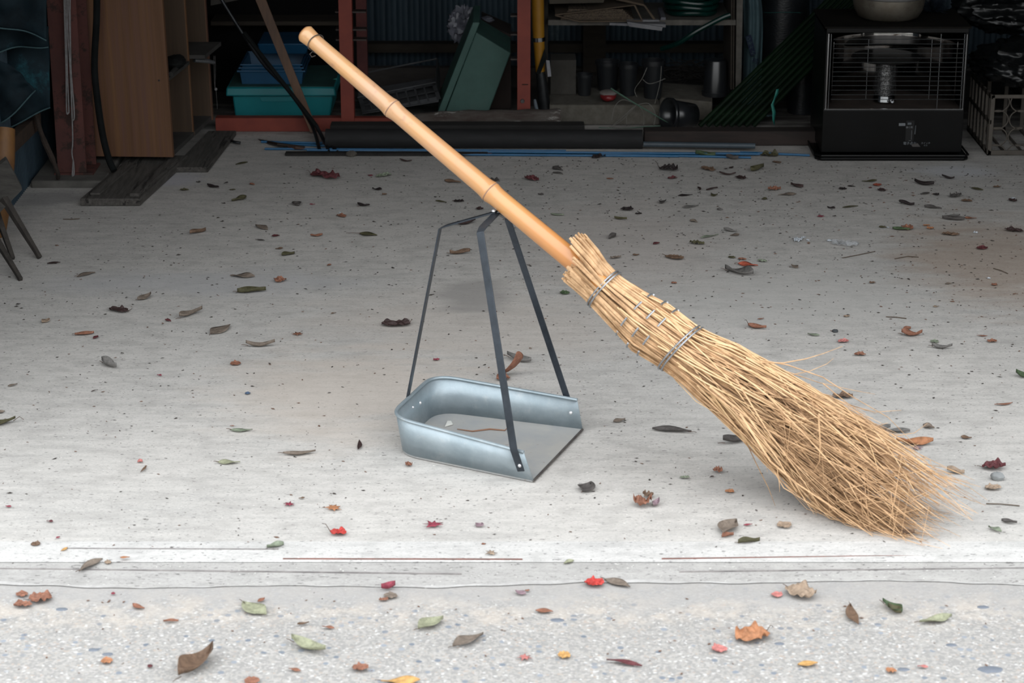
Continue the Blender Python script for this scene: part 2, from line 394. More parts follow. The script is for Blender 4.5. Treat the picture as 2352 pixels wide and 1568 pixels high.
def rivet(p, nrm, r=.0042):
    nrm = Vector(nrm).normalized(); mb = MB(); mb.tube([p, p+nrm*.0015, p+nrm*.003], [r, r*.85, r*.35], 12); part('rivet', mb, RIVET, pan)
rivet(PY(1194,1069, b1.y-.003), (.0,-1,.1)); rivet(APEX+Vector((-.006,-.003,.006)), (-.2,-.3,1), .005)
rivet(PY(1311,948, TFF.y-.006), (0,-1,.1)); rivet(PY(965,925, 4.56), (1,-.3,0)); rivet(PY(948,935,4.54), (1,-.3,0), .003)
rivet(PY(1003,994,NB.lerp(NF,.25).y-.012), (0,-1,0), .0028)
single('plaster_chip', MB().hexa([P(1022,980,Z0+.0015),P(1040,975,Z0+.0015),P(1036,968,Z0+.0015),P(1028,968,Z0+.0015)], (0,0,.002)),
       mat('plaster_chip',(.62,.62,.58)), 'tiny white chip lying inside the dustpan', 'chip')
pts = [P(1050,985,Z0+.002),P(1085,990,Z0+.002),P(1125,985,Z0+.002),P(1160,988,Z0+.002),P(1165,982,Z0+.002)]
single('dry_twig', MB().tube(pts, [.0008,.0016,.0018,.0014,.0006], 6), mat('rusty_twig',(.24,.12,.07)), 'thin rusty brown twig lying across the bottom of the dustpan', 'twig')

# ============================================================ broom
BAM = bpy.data.materials.new('bamboo'); BAM.use_nodes = True
nt = BAM.node_tree; n = nt.nodes; L = nt.links; bs = n['Principled BSDF']; bs.inputs['Roughness'].default_value = .30; bs.inputs['Specular IOR Level'].default_value = .6; bs.inputs['Coat Weight'].default_value = .4; bs.inputs['Coat Roughness'].default_value = .12
tc = n.new('ShaderNodeTexCoord'); sx = n.new('ShaderNodeSeparateXYZ'); L.new(tc.outputs['Object'], sx.inputs[0])
mr = n.new('ShaderNodeMapRange'); mr.inputs[1].default_value = -.45; mr.inputs[2].default_value = -.0; L.new(sx.outputs[0], mr.inputs[0])
nz = n.new('ShaderNodeTexNoise'); nz.inputs['Scale'].default_value = 9; nz.inputs['Detail'].default_value = 6; L.new(tc.outputs['Object'], nz.inputs[0])
r1 = n.new('ShaderNodeValToRGB'); r1.color_ramp.elements[0].color = (.52,.30,.17,1); r1.color_ramp.elements[1].color = (.54,.215,.050,1); L.new(mr.outputs[0], r1.inputs[0])
mx = n.new('ShaderNodeMixRGB'); mx.inputs[2].default_value = (.58,.30,.095,1)
m2 = n.new('ShaderNodeMapRange'); m2.inputs[1].default_value = .4; m2.inputs[2].default_value = .7; m2.inputs[4].default_value = .6; L.new(nz.outputs[0], m2.inputs[0])
L.new(m2.outputs[0], mx.inputs[0]); L.new(r1.outputs[0], mx.inputs[1])
n3 = n.new('ShaderNodeTexNoise'); n3.inputs['Scale'].default_value = 60; L.new(tc.outputs['Object'], n3.inputs[0])
m3 = n.new('ShaderNodeMapRange'); m3.inputs[1].default_value = .6; m3.inputs[2].default_value = .75; m3.inputs[4].default_value = .35; L.new(n3.outputs[0], m3.inputs[0])
m4 = n.new('ShaderNodeMapRange'); m4.inputs[1].default_value = -.1; m4.inputs[2].default_value = -.45; L.new(sx.outputs[0], m4.inputs[0])
mm = n.new('ShaderNodeMath'); mm.operation='MULTIPLY'; L.new(m3.outputs[0], mm.inputs[0]); L.new(m4.outputs[0], mm.inputs[1])
mx2 = n.new('ShaderNodeMixRGB'); mx2.inputs[2].default_value = (.25,.13,.09,1); L.new(mm.outputs[0], mx2.inputs[0]); L.new(mx.outputs[0], mx2.inputs[1])
L.new(mx2.outputs[0], bs.inputs['Base Color'])

E0 = PY(702, 78, 4.768); H0 = PY(1385, 655, 4.425); T0 = P(2082, 1168, .035)
def bamP(px, py):   # point of the handle axis seen at px
    best = None
    for i in range(1001):
        q = E0.lerp(H0, i/1000); d = q - CAM; u = ray(px, py)
        c = (d - u*(d.dot(u)/u.dot(u))).length
        if best is None or c < best[0]: best = (c, i/1000)
    return best[1]
n1 = bamP(900,246); n2 = bamP(1123,440); n3_ = bamP(1318,600)
Lb = (H0-E0).length
broom = thing('garden_broom', 'bamboo-handled twig broom leaning over the dustpan handle with its tips on the concrete', 'broom', H0)
prof = []
def rb(t): return .0165 + .0062*t
nodes = [n1, n2]
tt = sorted(set([i/120 for i in range(121)] + [nd+d/Lb for nd in nodes for d in (-.02,-.012,-.006,-.003,-.001,.001,.003,.006,.012,.02)]))
pts = []; rr = []
for t in tt:
    r = rb(t)
    for nd in nodes:
        d = (t-nd)*Lb
        r += .0034*math.exp(-(abs(d)/.010)**1.4)
        if abs(d) < .0012: r -= .0016
    if t*Lb < .03: r += .0035*(1-t*Lb/.03)
    sag = Vector((0,0,-.004*math.sin(math.pi*t)))
    pts.append(E0.lerp(H0, t)+sag); rr.append(r)
d0 = (E0-H0).normalized()
pts = [pts[0]+d0*.007, pts[0]+d0*.005] + pts; rr = [.008, .0165] + rr
handle = part('handle', MB().tube(pts, rr, 28), BAM, broom, 'glossy yellow-brown bamboo handle', smooth=50)
NODEM = mat('bamboo_node', (.33,.20,.13), (.22,.13,.09), 60, .7)
for nd in nodes:
    c = E0.lerp(H0, nd)+Vector((0,0,-.004*math.sin(math.pi*nd))); dd = (H0-E0).normalized()
    part('node_ring', MB().tube([c-dd*.0014, c, c+dd*.0014], [rb(nd)+.0020, rb(nd)+.0024, rb(nd)+.0020], 28), NODEM, handle, 'dark scar ring around the bamboo node')
part('handle_cap', MB().tube([E0+d0*.0065, E0+d0*.0085], [.0150,.010], 24), mat('cut_end', (.42,.20,.15), (.30,.13,.10), 80, .8), handle, 'reddish brown cut end')
WIREM = mat('dark_loop_wire', (.06,.055,.05), (.12,.1,.09), 30, .5, .5)
c = E0.lerp(H0, .035); dd = (H0-E0).normalized(); u = dd.cross(Vector((0,1,0))).normalized(); w = u.cross(dd)
ring = [c + (u*math.cos(a)+w*math.sin(a))*.0195 + dd*(.006*math.sin(a)) for a in [2*math.pi*i/24 for i in range(24)]]
part('hanging_wire', MB().tube(ring, .0012, 6, closed=True), WIREM, broom)
q = PY(718,118,4.77); part('hanging_wire', MB().tube([E0.lerp(H0,.05)+Vector((0,0,-.02)), q, q+Vector((-.006,0,-.006)), q+Vector((-.002,0,-.012)), q+Vector((.006,0,-.009))], .0012, 6), WIREM, broom)

# twig head
TW = mat('twig_straw', (.68,.44,.245), (.36,.21,.105), 30, .62, bump=.3, bscale=90, lo=.3, hi=.62)
TW2 = mat('twig_straw_dark', (.50,.31,.16), (.27,.155,.075), 30, .7)
B0 = E0.lerp(H0, bamP(1350, 626))        # butt
AX = [B0, PY(1384,662,4.445), PY(1480,742,4.40), PY(1572,806,4.355), PY(1710,898,4.30), PY(1860,1010,4.23), PY(1980,1100,4.17), PY(2085,1172,4.12)]
cum = [0]
for a, b in zip(AX, AX[1:]): cum.append(cum[-1]+(b-a).length)
LT = cum[-1]; cs = [c_/LT for c_ in cum]
def axis(s):
    s_ = min(max(s, 0), 1)
    for i in range(len(cs)-1):
        if s_ <= cs[i+1] or i == len(cs)-2:
            p = AX[i].lerp(AX[i+1], (s_-cs[i])/(cs[i+1]-cs[i])); break
    if s > 1: p = p + (AX[-1]-AX[-2]).normalized()*(s-1)*LT
    if s < 0: p = p + (AX[0]-AX[1]).normalized()*(-s)*LT
    return p
RK = [(-.06,.048),(0,.044),(.055,.037),(.12,.045),(.22,.056),(.31,.050),(.42,.060),(.55,.068),(.70,.080),(.85,.091),(1.0,.088),(1.15,.09)]
def RS(s):
    for (a, ra), (b, rb_) in zip(RK, RK[1:]):
        if s <= b: return ra + (rb_-ra)*(s-a)/(b-a)
    return RK[-1][1]
AD = (AX[-1]-AX[0]).normalized(); U = AD.cross(Vector((0,1,0))).normalized(); V = U.cross(AD).normalized()
if U.z < 0: U = -U
rnd = random.Random(5)
def sp(s, rho, th, wob=0, ph=0):
    R = RS(s)*rho
    flat = 1.0 if s < .35 else 1.0 - .15*min(1, (s-.35)/.5)
    p = axis(s) + U*(math.sin(th)*R*(1.02 if s < .4 else 1.08)) + V*(math.cos(th)*R*flat)
    p += U*(wob*math.sin(s*9+ph)) + V*(wob*math.cos(s*7+ph*1.7))
    if p.z < .003: p.z = .003 + rnd.random()*.004
    return p
sticks = MB(); finem = MB(); darkm = MB(); deepm = MB(); crossm = MB()
TW3 = mat('twig_gap_shade', (.32,.19,.10), (.16,.09,.045), 30, .8)  # darker twigs mixed in to paint the shaded gaps of the brush
TW4 = mat('twig_pale', (.74,.52,.30), (.56,.36,.18), 24, .55, bump=.2)
for i in range(150):
    rho = .40 + .60*math.sqrt(rnd.random()); th = rnd.random()*2*math.pi; tw = rnd.gauss(0, .35); ph = rnd.random()*6
    s0 = -.02 - rnd.random()*.028 - (.035 if math.sin(th) > .55 else 0); s1 = rnd.uniform(.55, .9)
    N = 12; ps = []; rs = []; th_ = rnd.uniform(.0026,.0044)
    for k in range(N+1):
        t = k/N; s = s0+(s1-s0)*t
        ps.append(sp(s, rho*(1+.03*math.sin(k*1.3+ph)), th+tw*t, .0018, ph)); rs.append(th_*(1-t*.72)*rnd.uniform(.85,1.18) if k else th_*.8)
    (sticks if rnd.random() < .74 else darkm).tube(ps, rs, 6)
    for j in range(6):
        sa = rnd.uniform(.10, .62)
        if sa > s1: sa = s1-.1
        sb = rnd.uniform(.70, 1.06); rho2 = min(1.22, max(.1, rho + rnd.gauss(.0,.22))); th2 = th + tw*.6 + rnd.gauss(0,.62); M = 9; ps = []; rs = []
        for k in range(M+1):
            t = k/M; s = sa+(sb-sa)*t; e_ = t*t*(3-2*t)
            ps.append(sp(s, rho+(rho2-rho)*e_, th+tw*((sa-s0)/(s1-s0))+(th2-th)*e_, .0026, ph+j)); rs.append(max(.00045, .0017*(1-t*.78)))
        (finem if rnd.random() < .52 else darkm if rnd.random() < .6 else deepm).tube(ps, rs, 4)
# thin end sprays
for i in range(560):
    sa = rnd.uniform(.45, .9); rho = math.sqrt(rnd.random())*1.03; th = rnd.random()*2*math.pi; sb = sa + rnd.uniform(.12,.3)
    if sb > 1.14: sb = 1.14
    rho2 = rho*rnd.uniform(.9,1.3); th2 = th+rnd.gauss(0,.3); ps = []; ph = rnd.random()*6
    for k in range(6):
        t = k/5; ps.append(sp(sa+(sb-sa)*t, rho+(rho2-rho)*t, th+(th2-th)*t, .003, ph))
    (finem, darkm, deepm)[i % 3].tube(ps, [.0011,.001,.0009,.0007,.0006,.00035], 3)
def stray(pp, r0, target=None):
    (target or finem).tube(pp, [r0*(1-.7*k/(len(pp)-1)) for k in range(len(pp))], 5)
def front(l, r0):
    n_ = len(l); ps = [PY(x, y, Y_-.065*(1-i/(n_-1))) for i, (x, y, Y_) in enumerate(l)]
    for p in ps: p.z = max(p.z, .004)
    stray(smoothpath2(ps), r0)
def smoothpath2(ps):
    o_ = []
    for a_, b_ in zip(ps, ps[1:]): o_ += [a_, a_.lerp(b_, .5)]
    return o_+[ps[-1]]
stray([PY(1745,832,4.28),PY(1800,833,4.28),PY(1850,824,4.29),PY(1890,812,4.30),PY(1935,795,4.31)], .0016)
stray([PY(1745,826,4.28),PY(1810,838,4.28),PY(1890,866,4.28),PY(1960,912,4.28),PY(2040,958,4.28),PY(2110,1030,4.26)], .0015)
stray([PY(1800,850,4.3),PY(1880,878,4.3),PY(1960,896,4.31),PY(2010,905,4.32)], .0010)
stray([PY(1820,860,4.3),PY(1860,852,4.3),PY(1900,835,4.31),PY(1915,822,4.31)], .0010)
stray([PY(1890,905,4.28),PY(1960,932,4.28),PY(2010,946,4.28),PY(2070,942,4.28)], .0013)
stray([PY(1890,880,4.28),PY(1920,905,4.28),PY(1990,960,4.26),PY(2050,1000,4.25),PY(2110,1075,4.2)], .0011)
stray([PY(2000,985,4.24),PY(2060,1000,4.24),PY(2100,994,4.24),PY(2130,972,4.24)], .0012)
front([(1880,955,4.17),(1884,1020,4.15),(1882,1060,4.14),(1868,1085,4.13)], .0018)
front([(1630,888,4.24),(1720,960,4.19),(1790,1060,4.13),(1830,1130,4.10)], .0030)
front([(1700,950,4.2),(1770,1060,4.13),(1830,1110,4.11),(1920,1170,4.08),(2005,1232,4.05)], .0026)
front([(1760,905,4.22),(1850,1000,4.16),(1950,1110,4.11),(2000,1200,4.07)], .0020)
front([(1880,950,4.2),(1980,1040,4.13),(2060,1110,4.1),(2120,1195,4.07)], .0018)
front([(1690,870,4.24),(1760,985,4.16),(1830,1080,4.12),(1880,1160,4.09)], .0018)
stray([PY(1700,985,4.24),PY(1735,1060,4.24),PY(1765,1120,4.22),PY(1782,1165,4.21)], .0012, darkm)
stray([PY(1660,915,4.26),PY(1700,975,4.26),PY(1730,1020,4.25),PY(1800,1090,4.22)], .0012, darkm)
stray([PY(1780,1085,4.18),PY(1800,1120,4.17),PY(1850,1150,4.14),PY(1870,1180,4.12)], .0013)
stray([PY(1785,1075,4.18),PY(1790,1110,4.17),PY(1791,1130,4.17)], .0010)
stray([PY(1820,1100,4.14),PY(1850,1150,4.13),PY(1890,1175,4.12),PY(1925,1195,4.08)], .0012)
stray([PY(1405,745,4.38),PY(1425,775,4.37),PY(1450,790,4.36)], .0010, darkm)
stray([PY(2140,1105,4.18),PY(2180,1120,4.16),PY(2200,1130,4.15)], .0007)
for i in range(85):
    sa = rnd.uniform(.12,.55); sb = min(1.1, sa+rnd.uniform(.28,.6)); th = rnd.uniform(0, 6.28); tw = rnd.gauss(0,.95); ph = rnd.random()*6; ps = []
    for k in range(11):
        t = k/10; ps.append(sp(sa+(sb-sa)*t, 1.0+.05*math.sin(math.pi*t)+.06*t, th+tw*t, .003, ph))
    crossm.tube(ps, [.0021*(1-.7*k/10) for k in range(11)], 5)
for i in range(90):
    a_ = rnd.uniform(.5,.98); th = rnd.random()*2*math.pi; ps = [sp(a_+t*.16, .9+t*.35, th+t*.5*rnd.choice((-1,1)), .004, i) for t in (0,.33,.66,1)]
    stray(ps, .0011)
tb = part('twig_bundle', sticks, TW, broom, 'straw-coloured bound twigs', smooth=60); tb['kind'] = 'stuff'
fb = part('bristles', finem, TW, broom, 'fine straw-coloured spreading brush tips', smooth=0); fb['kind'] = 'stuff'
cb = part('bristles', crossm, TW4, broom, 'pale thicker twigs crossing over the brush', smooth=60); cb['kind'] = 'stuff'
eb = part('bristles', deepm, TW3, broom, 'deep brown twigs mixed through the brush, painting in its shaded gaps', smooth=0); eb['kind'] = 'stuff'
db = part('bristles', darkm, TW2, broom, 'darker brown inner brush twigs', smooth=0); db['kind'] = 'stuff'
WG = mat('binding_wire', (.40,.42,.45), (.26,.27,.28), 40, .35, .7)
def bandring(s, tilt, r=.0021, dash=None, k=1.10, gap=.0):
    mb = MB(); N = 64; pts = []
    for i in range(N):
        a = 2*math.pi*i/N; p = sp(s + tilt*math.sin(a), k, a); pts.append(p)
    if dash:
        for d in range(0, N, 8): part('binding_wire', MB().tube([pts[(d+q) % N] for q in range(5)], r, 6), WG, broom)
        return
    else: mb.tube(pts, r, 6, closed=True)
    part('binding_wire', mb, WG, broom)
bandring(.058, .006, k=1.21); bandring(.066, .006, k=1.21); bandring(.306, .010, k=1.15); bandring(.315, .010, k=1.15)
bandring(.165, .006, dash=1, k=1.12); bandring(.205, .006, dash=1, k=1.12); bandring(.24, .006, dash=1, k=1.12)
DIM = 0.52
# ============================================================ left side
REDRUST = mat('rusty_red_paint', (.17,.055,.045), (.11,.04,.035), 7, .8, bump=.3, wear_or_glint=(.05,.025,.02), wearscale=14, wear_or_glint_lo=.52, wear_or_glint_hi=.60)
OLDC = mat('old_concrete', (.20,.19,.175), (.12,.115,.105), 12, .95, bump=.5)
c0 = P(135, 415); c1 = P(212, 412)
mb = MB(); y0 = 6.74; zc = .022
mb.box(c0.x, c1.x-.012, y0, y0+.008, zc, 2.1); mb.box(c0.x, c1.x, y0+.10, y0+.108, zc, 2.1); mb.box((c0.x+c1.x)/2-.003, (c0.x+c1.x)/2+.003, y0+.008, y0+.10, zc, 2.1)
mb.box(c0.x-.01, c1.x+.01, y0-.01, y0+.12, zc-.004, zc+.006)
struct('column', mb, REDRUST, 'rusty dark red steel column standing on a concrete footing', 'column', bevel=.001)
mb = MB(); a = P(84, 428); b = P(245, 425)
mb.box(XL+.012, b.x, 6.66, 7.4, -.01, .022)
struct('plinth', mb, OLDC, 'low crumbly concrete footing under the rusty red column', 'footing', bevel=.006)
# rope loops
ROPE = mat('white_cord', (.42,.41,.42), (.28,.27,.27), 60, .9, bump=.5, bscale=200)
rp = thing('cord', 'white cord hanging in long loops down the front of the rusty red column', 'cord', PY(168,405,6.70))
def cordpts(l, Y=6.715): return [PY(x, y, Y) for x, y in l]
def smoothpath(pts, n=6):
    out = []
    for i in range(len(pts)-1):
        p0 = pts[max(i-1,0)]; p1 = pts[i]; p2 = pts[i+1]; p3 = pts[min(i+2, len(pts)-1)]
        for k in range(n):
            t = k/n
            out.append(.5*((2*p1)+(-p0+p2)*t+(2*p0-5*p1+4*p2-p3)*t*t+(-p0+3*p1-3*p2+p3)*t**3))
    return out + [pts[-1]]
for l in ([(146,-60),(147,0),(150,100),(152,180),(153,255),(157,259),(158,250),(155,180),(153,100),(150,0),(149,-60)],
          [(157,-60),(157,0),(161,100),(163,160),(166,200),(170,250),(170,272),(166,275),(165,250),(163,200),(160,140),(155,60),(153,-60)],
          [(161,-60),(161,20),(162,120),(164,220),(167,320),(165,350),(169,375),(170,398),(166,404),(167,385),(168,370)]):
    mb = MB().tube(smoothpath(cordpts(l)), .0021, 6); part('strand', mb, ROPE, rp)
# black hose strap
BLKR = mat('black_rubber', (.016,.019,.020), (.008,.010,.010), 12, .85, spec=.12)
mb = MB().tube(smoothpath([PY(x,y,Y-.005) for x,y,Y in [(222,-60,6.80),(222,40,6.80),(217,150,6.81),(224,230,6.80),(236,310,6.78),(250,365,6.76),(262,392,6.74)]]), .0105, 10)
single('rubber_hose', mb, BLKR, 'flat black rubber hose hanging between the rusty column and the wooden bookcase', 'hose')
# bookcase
VEN = mat('wood_veneer', (.29,.145,.065), (.18,.085,.042), 3, .55, stretch=(14,14,.35), bump=.05, wear_or_glint=(.22,.11,.085), wearscale=2.2, wear_or_glint_lo=.45, wear_or_glint_hi=.65)
VEND = mat('veneer_inside_shade', (.12,.075,.045), (.08,.05,.03), 3, .7, stretch=(14,14,.4))  # veneer darkened to paint in the shade inside the bookcase
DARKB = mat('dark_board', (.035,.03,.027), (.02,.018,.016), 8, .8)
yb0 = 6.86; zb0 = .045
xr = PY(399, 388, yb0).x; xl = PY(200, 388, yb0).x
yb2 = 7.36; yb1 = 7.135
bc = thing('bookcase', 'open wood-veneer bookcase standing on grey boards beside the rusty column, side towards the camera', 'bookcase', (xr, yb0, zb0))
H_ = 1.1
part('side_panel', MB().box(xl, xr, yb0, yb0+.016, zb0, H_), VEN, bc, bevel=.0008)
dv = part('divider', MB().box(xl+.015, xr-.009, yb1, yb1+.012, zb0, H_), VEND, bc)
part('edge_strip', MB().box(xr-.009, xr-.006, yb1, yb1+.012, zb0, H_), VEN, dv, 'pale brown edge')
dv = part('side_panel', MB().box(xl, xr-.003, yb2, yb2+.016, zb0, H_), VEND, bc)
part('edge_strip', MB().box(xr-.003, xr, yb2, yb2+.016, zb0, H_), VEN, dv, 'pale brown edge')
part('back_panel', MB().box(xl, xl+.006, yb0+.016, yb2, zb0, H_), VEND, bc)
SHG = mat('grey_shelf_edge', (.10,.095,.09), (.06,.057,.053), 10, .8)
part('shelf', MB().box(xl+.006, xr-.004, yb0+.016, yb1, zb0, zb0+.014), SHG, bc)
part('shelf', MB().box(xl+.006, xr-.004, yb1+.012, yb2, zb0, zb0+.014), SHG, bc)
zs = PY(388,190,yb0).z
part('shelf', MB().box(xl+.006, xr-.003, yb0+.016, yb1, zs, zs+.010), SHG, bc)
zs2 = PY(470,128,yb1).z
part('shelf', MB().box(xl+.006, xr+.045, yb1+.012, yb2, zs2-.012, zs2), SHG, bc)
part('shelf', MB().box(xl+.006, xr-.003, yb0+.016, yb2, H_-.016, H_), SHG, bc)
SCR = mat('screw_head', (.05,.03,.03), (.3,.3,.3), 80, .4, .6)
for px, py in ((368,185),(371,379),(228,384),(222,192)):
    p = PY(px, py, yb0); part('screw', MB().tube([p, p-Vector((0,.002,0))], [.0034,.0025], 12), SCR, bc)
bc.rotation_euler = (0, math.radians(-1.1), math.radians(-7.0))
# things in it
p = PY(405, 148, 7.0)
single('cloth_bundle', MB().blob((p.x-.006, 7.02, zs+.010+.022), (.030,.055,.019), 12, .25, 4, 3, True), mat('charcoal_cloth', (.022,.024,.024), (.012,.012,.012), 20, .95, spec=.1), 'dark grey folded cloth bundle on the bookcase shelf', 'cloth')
mb = MB().tube([(PY(395,160,6.93).x, 6.90, zs+.018),(PY(395,160,6.93).x+.004, 7.0, zs+.018)], .0075, 12)
single('rolled_paper', mb, mat('old_paper', (.05,.048,.045),(.03,.028,.026),20,.9), 'small dark grey roll lying on the shelf in front of the cloth bundle', 'roll')
SIL = mat('silver_sheet', (.33,.34,.36), (.2,.21,.22), 20, .35, .5)
mb = MB().tube([PY(446,138,7.16), PY(475,140,7.18), PY(489,143,7.2)], [.012,.0125,.011], 14, flat=.6)
single('silver_roll', mb, SIL, 'crumpled silver-white roll poking out of the bookcase', 'roll', bevel=0)
DCORD = mat('dull_cord', (.20,.19,.185), (.12,.11,.11), 60, .9)
sc = thing('thin_cord', 'thin knotted pale cord hanging at the edge of the bookcase', 'cord', PY(497,200,7.3))
part('strand', MB().tube(smoothpath([PY(x,y,7.30) for x,y in [(491,128),(492,160),(493,195),(495,206)]]), .0009, 5), DCORD, sc)
part('strand', MB().tube(smoothpath([PY(x,y,7.30) for x,y in [(494,128),(495,160),(494,195),(496,206),(498,230),(499,250)]]), .0007, 5), DCORD, sc)
p = PY(496,205,7.3); part('knot', MB().blob(p, (.005,.005,.005), 6, .3, 4, 2), ROPE, sc)
# boards under the bookcase
GREYW = mat('weathered_grey_wood', (.16,.148,.135), (.08,.073,.066), 5, .9, stretch=(18,1.6,18), bump=.4, bscale=14, wear_or_glint=(.03,.027,.025), wearscale=2.2, wear_or_glint_lo=.56, wear_or_glint_hi=.60)
q = [P(185,474), P(322,474), P(408,398), P(275,398)]
bd = thing('weathered_board', 'long weathered grey board with a split, nearest of the two under the bookcase', 'board', q[0].lerp(q[1],.5), 'weathered boards under the bookcase')
q = [Vector((p.x, p.y, .002)) for p in q]; dq = (q[3]-q[0])*1.35
part('plank', MB().hexa([q[0], q[1], q[1]+dq, q[0]+dq], (0,0,.022)), GREYW, bd, smooth=0, bevel=.002)
s1 = q[0].lerp(q[1], .80)+(q[3]-q[0])*.05
part('batten', MB().hexa([s1+Vector((.0,0,.0225)), s1+Vector((.028,.0,.0225)), s1+Vector((.028,0,.0225))+dq*.8, s1+Vector((0,0,.0225))+dq*.8], (0,0,.010)), GREYW, bd, smooth=0, bevel=.001)
s1 = q[0].lerp(q[1], .10)+(q[3]-q[0])*.1
part('batten', MB().hexa([s1+Vector((.0,0,.0225)), s1+Vector((.03,.0,.0225)), s1+Vector((.03,0,.0225))+dq*.7, s1+Vector((0,0,.0225))+dq*.7], (0,0,.006)), GREYW, bd, smooth=0, bevel=.001)
q = [P(412,397), P(478,397), P(543,312), P(500,312)]
q = [Vector((p.x, p.y, .002)) for p in q]
single('weathered_board', MB().hexa([q[0]+Vector((-.02,0,0)), q[1], q[2], q[3]+Vector((-.03,0,0))], (0,0,.016)), GREYW, 'short weathered grey board, farther of the two by the bookcase and nearer the red frame', 'board', 'weathered boards under the bookcase', smooth=0, bevel=.002)
single('wood_splinter', MB().bar(PY(436,358,7.0), PY(449,370,6.93), .004, .004), mat('pale_splinter',(.2,.18,.16)), 'short pale splinter sticking out below the bookcase', 'splinter')
# tarp
TARP = mat('dark_blue_tarpaulin', (.016,.040,.055), (.004,.009,.014), 5, .75, 0, bump=.3, bscale=40, spec=.15, wear_or_glint=(.03,.15,.19), wearscale=5, wear_or_glint_lo=.58, wear_or_glint_hi=.72)
TARPE = mat('tarpaulin_hem', (.10,.19,.21), (.05,.11,.13), 30, .7)
tp = thing('tarpaulin', 'dark blue weathered tarpaulin folded and hanging on the left wall', 'tarpaulin', PY(50,280,6.35), None)
def sheet(name, poly, Y, bulge, seed, hem=None):
    """poly: 4 image corners tl,tr,br,bl"""
    c = [PY(x, y, Y) for x, y in poly]
    def fn(u, v):
        p = c[0].lerp(c[1], u).lerp(c[3].lerp(c[2], u), v)
        return p + Vector((0, -bulge*(.5+.5*math.sin(u*9+seed+v*2)) - .012*noise.noise(Vector((u*4+seed, v*4, 0))), .006*math.sin(u*7+seed)*v))
    mb = MB().grid(fn, 26, 20); o = part(name, mb, TARP, tp, smooth=70, solid=.002)
    if hem: part('hem', MB().tube([fn(i/24, 1) + Vector((0,-.001,0)) for i in range(25)], .0022, 6), TARPE, o)
sheet('fold', [(-120,60),(112,60),(116,251),(-90,330)], 6.52, .010, 1, 1)
sheet('fold', [(-120,-80),(100,-80),(113,101),(-60,128)], 6.44, .016, 4, 1)
sheet('fold', [(-120,90),(30,150),(82,212),(-40,318)], 6.38, .012, 7, 1)
sheet('fold', [(-120,-90),(108,-90),(108,90),(-70,40)], 6.34, .010, 9, 1)
# rail + branch
BRW = mat('dark_brown_timber', (.085,.05,.032), (.045,.028,.02), 6, .85, stretch=(1,6,6), bump=.3)
single('wall_rail', MB().bar((XL+.03, 5.9, PY(-10,368,6.1).z), (XL+.03, 6.72, PY(120,275,6.72).z), .03, .045), BRW, 'dark brown timber rail running along the left wall under the tarpaulin', 'rail', bevel=.002)
mb = MB().tube(smoothpath([PY(78,250,6.6), PY(88,285,6.6), PY(100,320,6.62), PY(118,360,6.63), PY(132,395,6.64), PY(133,408,6.66)]), [.007]*12+[.009]*8+[.007]*11, 8)
single('branch', mb, mat('dark_bark', (.07,.05,.04), (.03,.022,.018), 30, .95, bump=.8, bscale=60), 'rough dark branch leaning down against the rusty red column', 'branch')
# stool
stl = thing('wooden_stool', 'weathered grey wooden stool with splayed thin legs and tipped square seat at the left wall', 'stool', P(40,620))
q = [PY(-70,455,5.92), PY(13,366,6.12), PY(53,435,6.02), PY(-5,492,5.86)]
q = [PY(-75,440,6.0), PY(15,366,6.10), PY(52,436,6.02), PY(-30,520,5.92)]
part('seat', MB().hexa(q, (-.006,.022,.006)), mat('grey_seat_wood', (.125,.118,.105), (.07,.065,.06), 6, .9, stretch=(3,12,3), bump=.3, bscale=20), stl, smooth=0, bevel=.003)
LEGW = mat('stool_leg_wood', (.09,.078,.068), (.05,.043,.038), 10, .9, stretch=(6,6,1), bump=.3)
for a, b in (((8,455,5.99),(92,592)), ((-45,490,5.95),(48,642)), ((-20,455,6.05),(30,594))):
    fp = P(*b, .004); part('leg', MB().bar(PY(*a), fp, .019, .019, w2=.011, h2=.011), LEGW, stl, smooth=0, bevel=.0015)
ORW = mat('orange_brown_wood', (.30,.14,.04), (.18,.08,.03), 8, .6, stretch=(3,3,1))
single('wooden_post', MB().tube([PY(-12,560,6.14), PY(-2,470,6.15), PY(6,370,6.16), PY(10,296,6.2)], [.026,.032,.034,.030], 14), ORW, 'orange-brown round wooden post behind the grey stool at the left wall', 'post')

# ============================================================ red steel rack
REDP = mat('red_oxide_steel', (.36,.065,.038), (.27,.045,.03), 10, .6, wear_or_glint=(.08,.03,.02), wearscale=26, wear_or_glint_lo=.66, wear_or_glint_hi=.70, bump=.1)
Y1 = 7.40
rk = thing('steel_rack', 'red-painted steel rack frame with two posts and a bottom rail at the back', 'rack', P(800, 303))
yr = P(700, 303).y
part('bottom_rail', ibox(MB(), 495, 812, 271, 302, yr, .04), REDP, rk, bevel=.001)
part('bottom_rail', ibox(MB(), 812, 1225, 271, 291, yr+.005, .03), REDP, rk, bevel=.001)
def post(x0, x1, name, lab=None):
    a = PY(x0, 280, yr-.002); b = PY(x1, 280, yr-.002)
    mb = MB().box(a.x, b.x, yr-.004, yr, .03, 1.2).box(b.x-.004, b.x, yr, yr+.045, .03, 1.2)
    return part(name, mb, REDP, rk, lab, bevel=.0005), a, b
o, a, b = post(784, 814, 'post')
for (y, x) in ((15,823),(55,823),(78,823)):
    pz = PY(850, y, 7.5).z; part('bracket', MB().box(a.x-.012, b.x+.045, yr+.01, yr+.05, pz, pz+.005), mat('bracket_steel', (.10,.085,.08), (.06,.04,.035), 20, .6, .4), rk)
part('back_post', ibox(MB(), 818, 842, -80, 175, 7.62, .03), mat('dark_red_steel', (.16,.035,.03), (.10,.02,.02), 12, .7), rk)
o, a, b = post(1188, 1218, 'post')
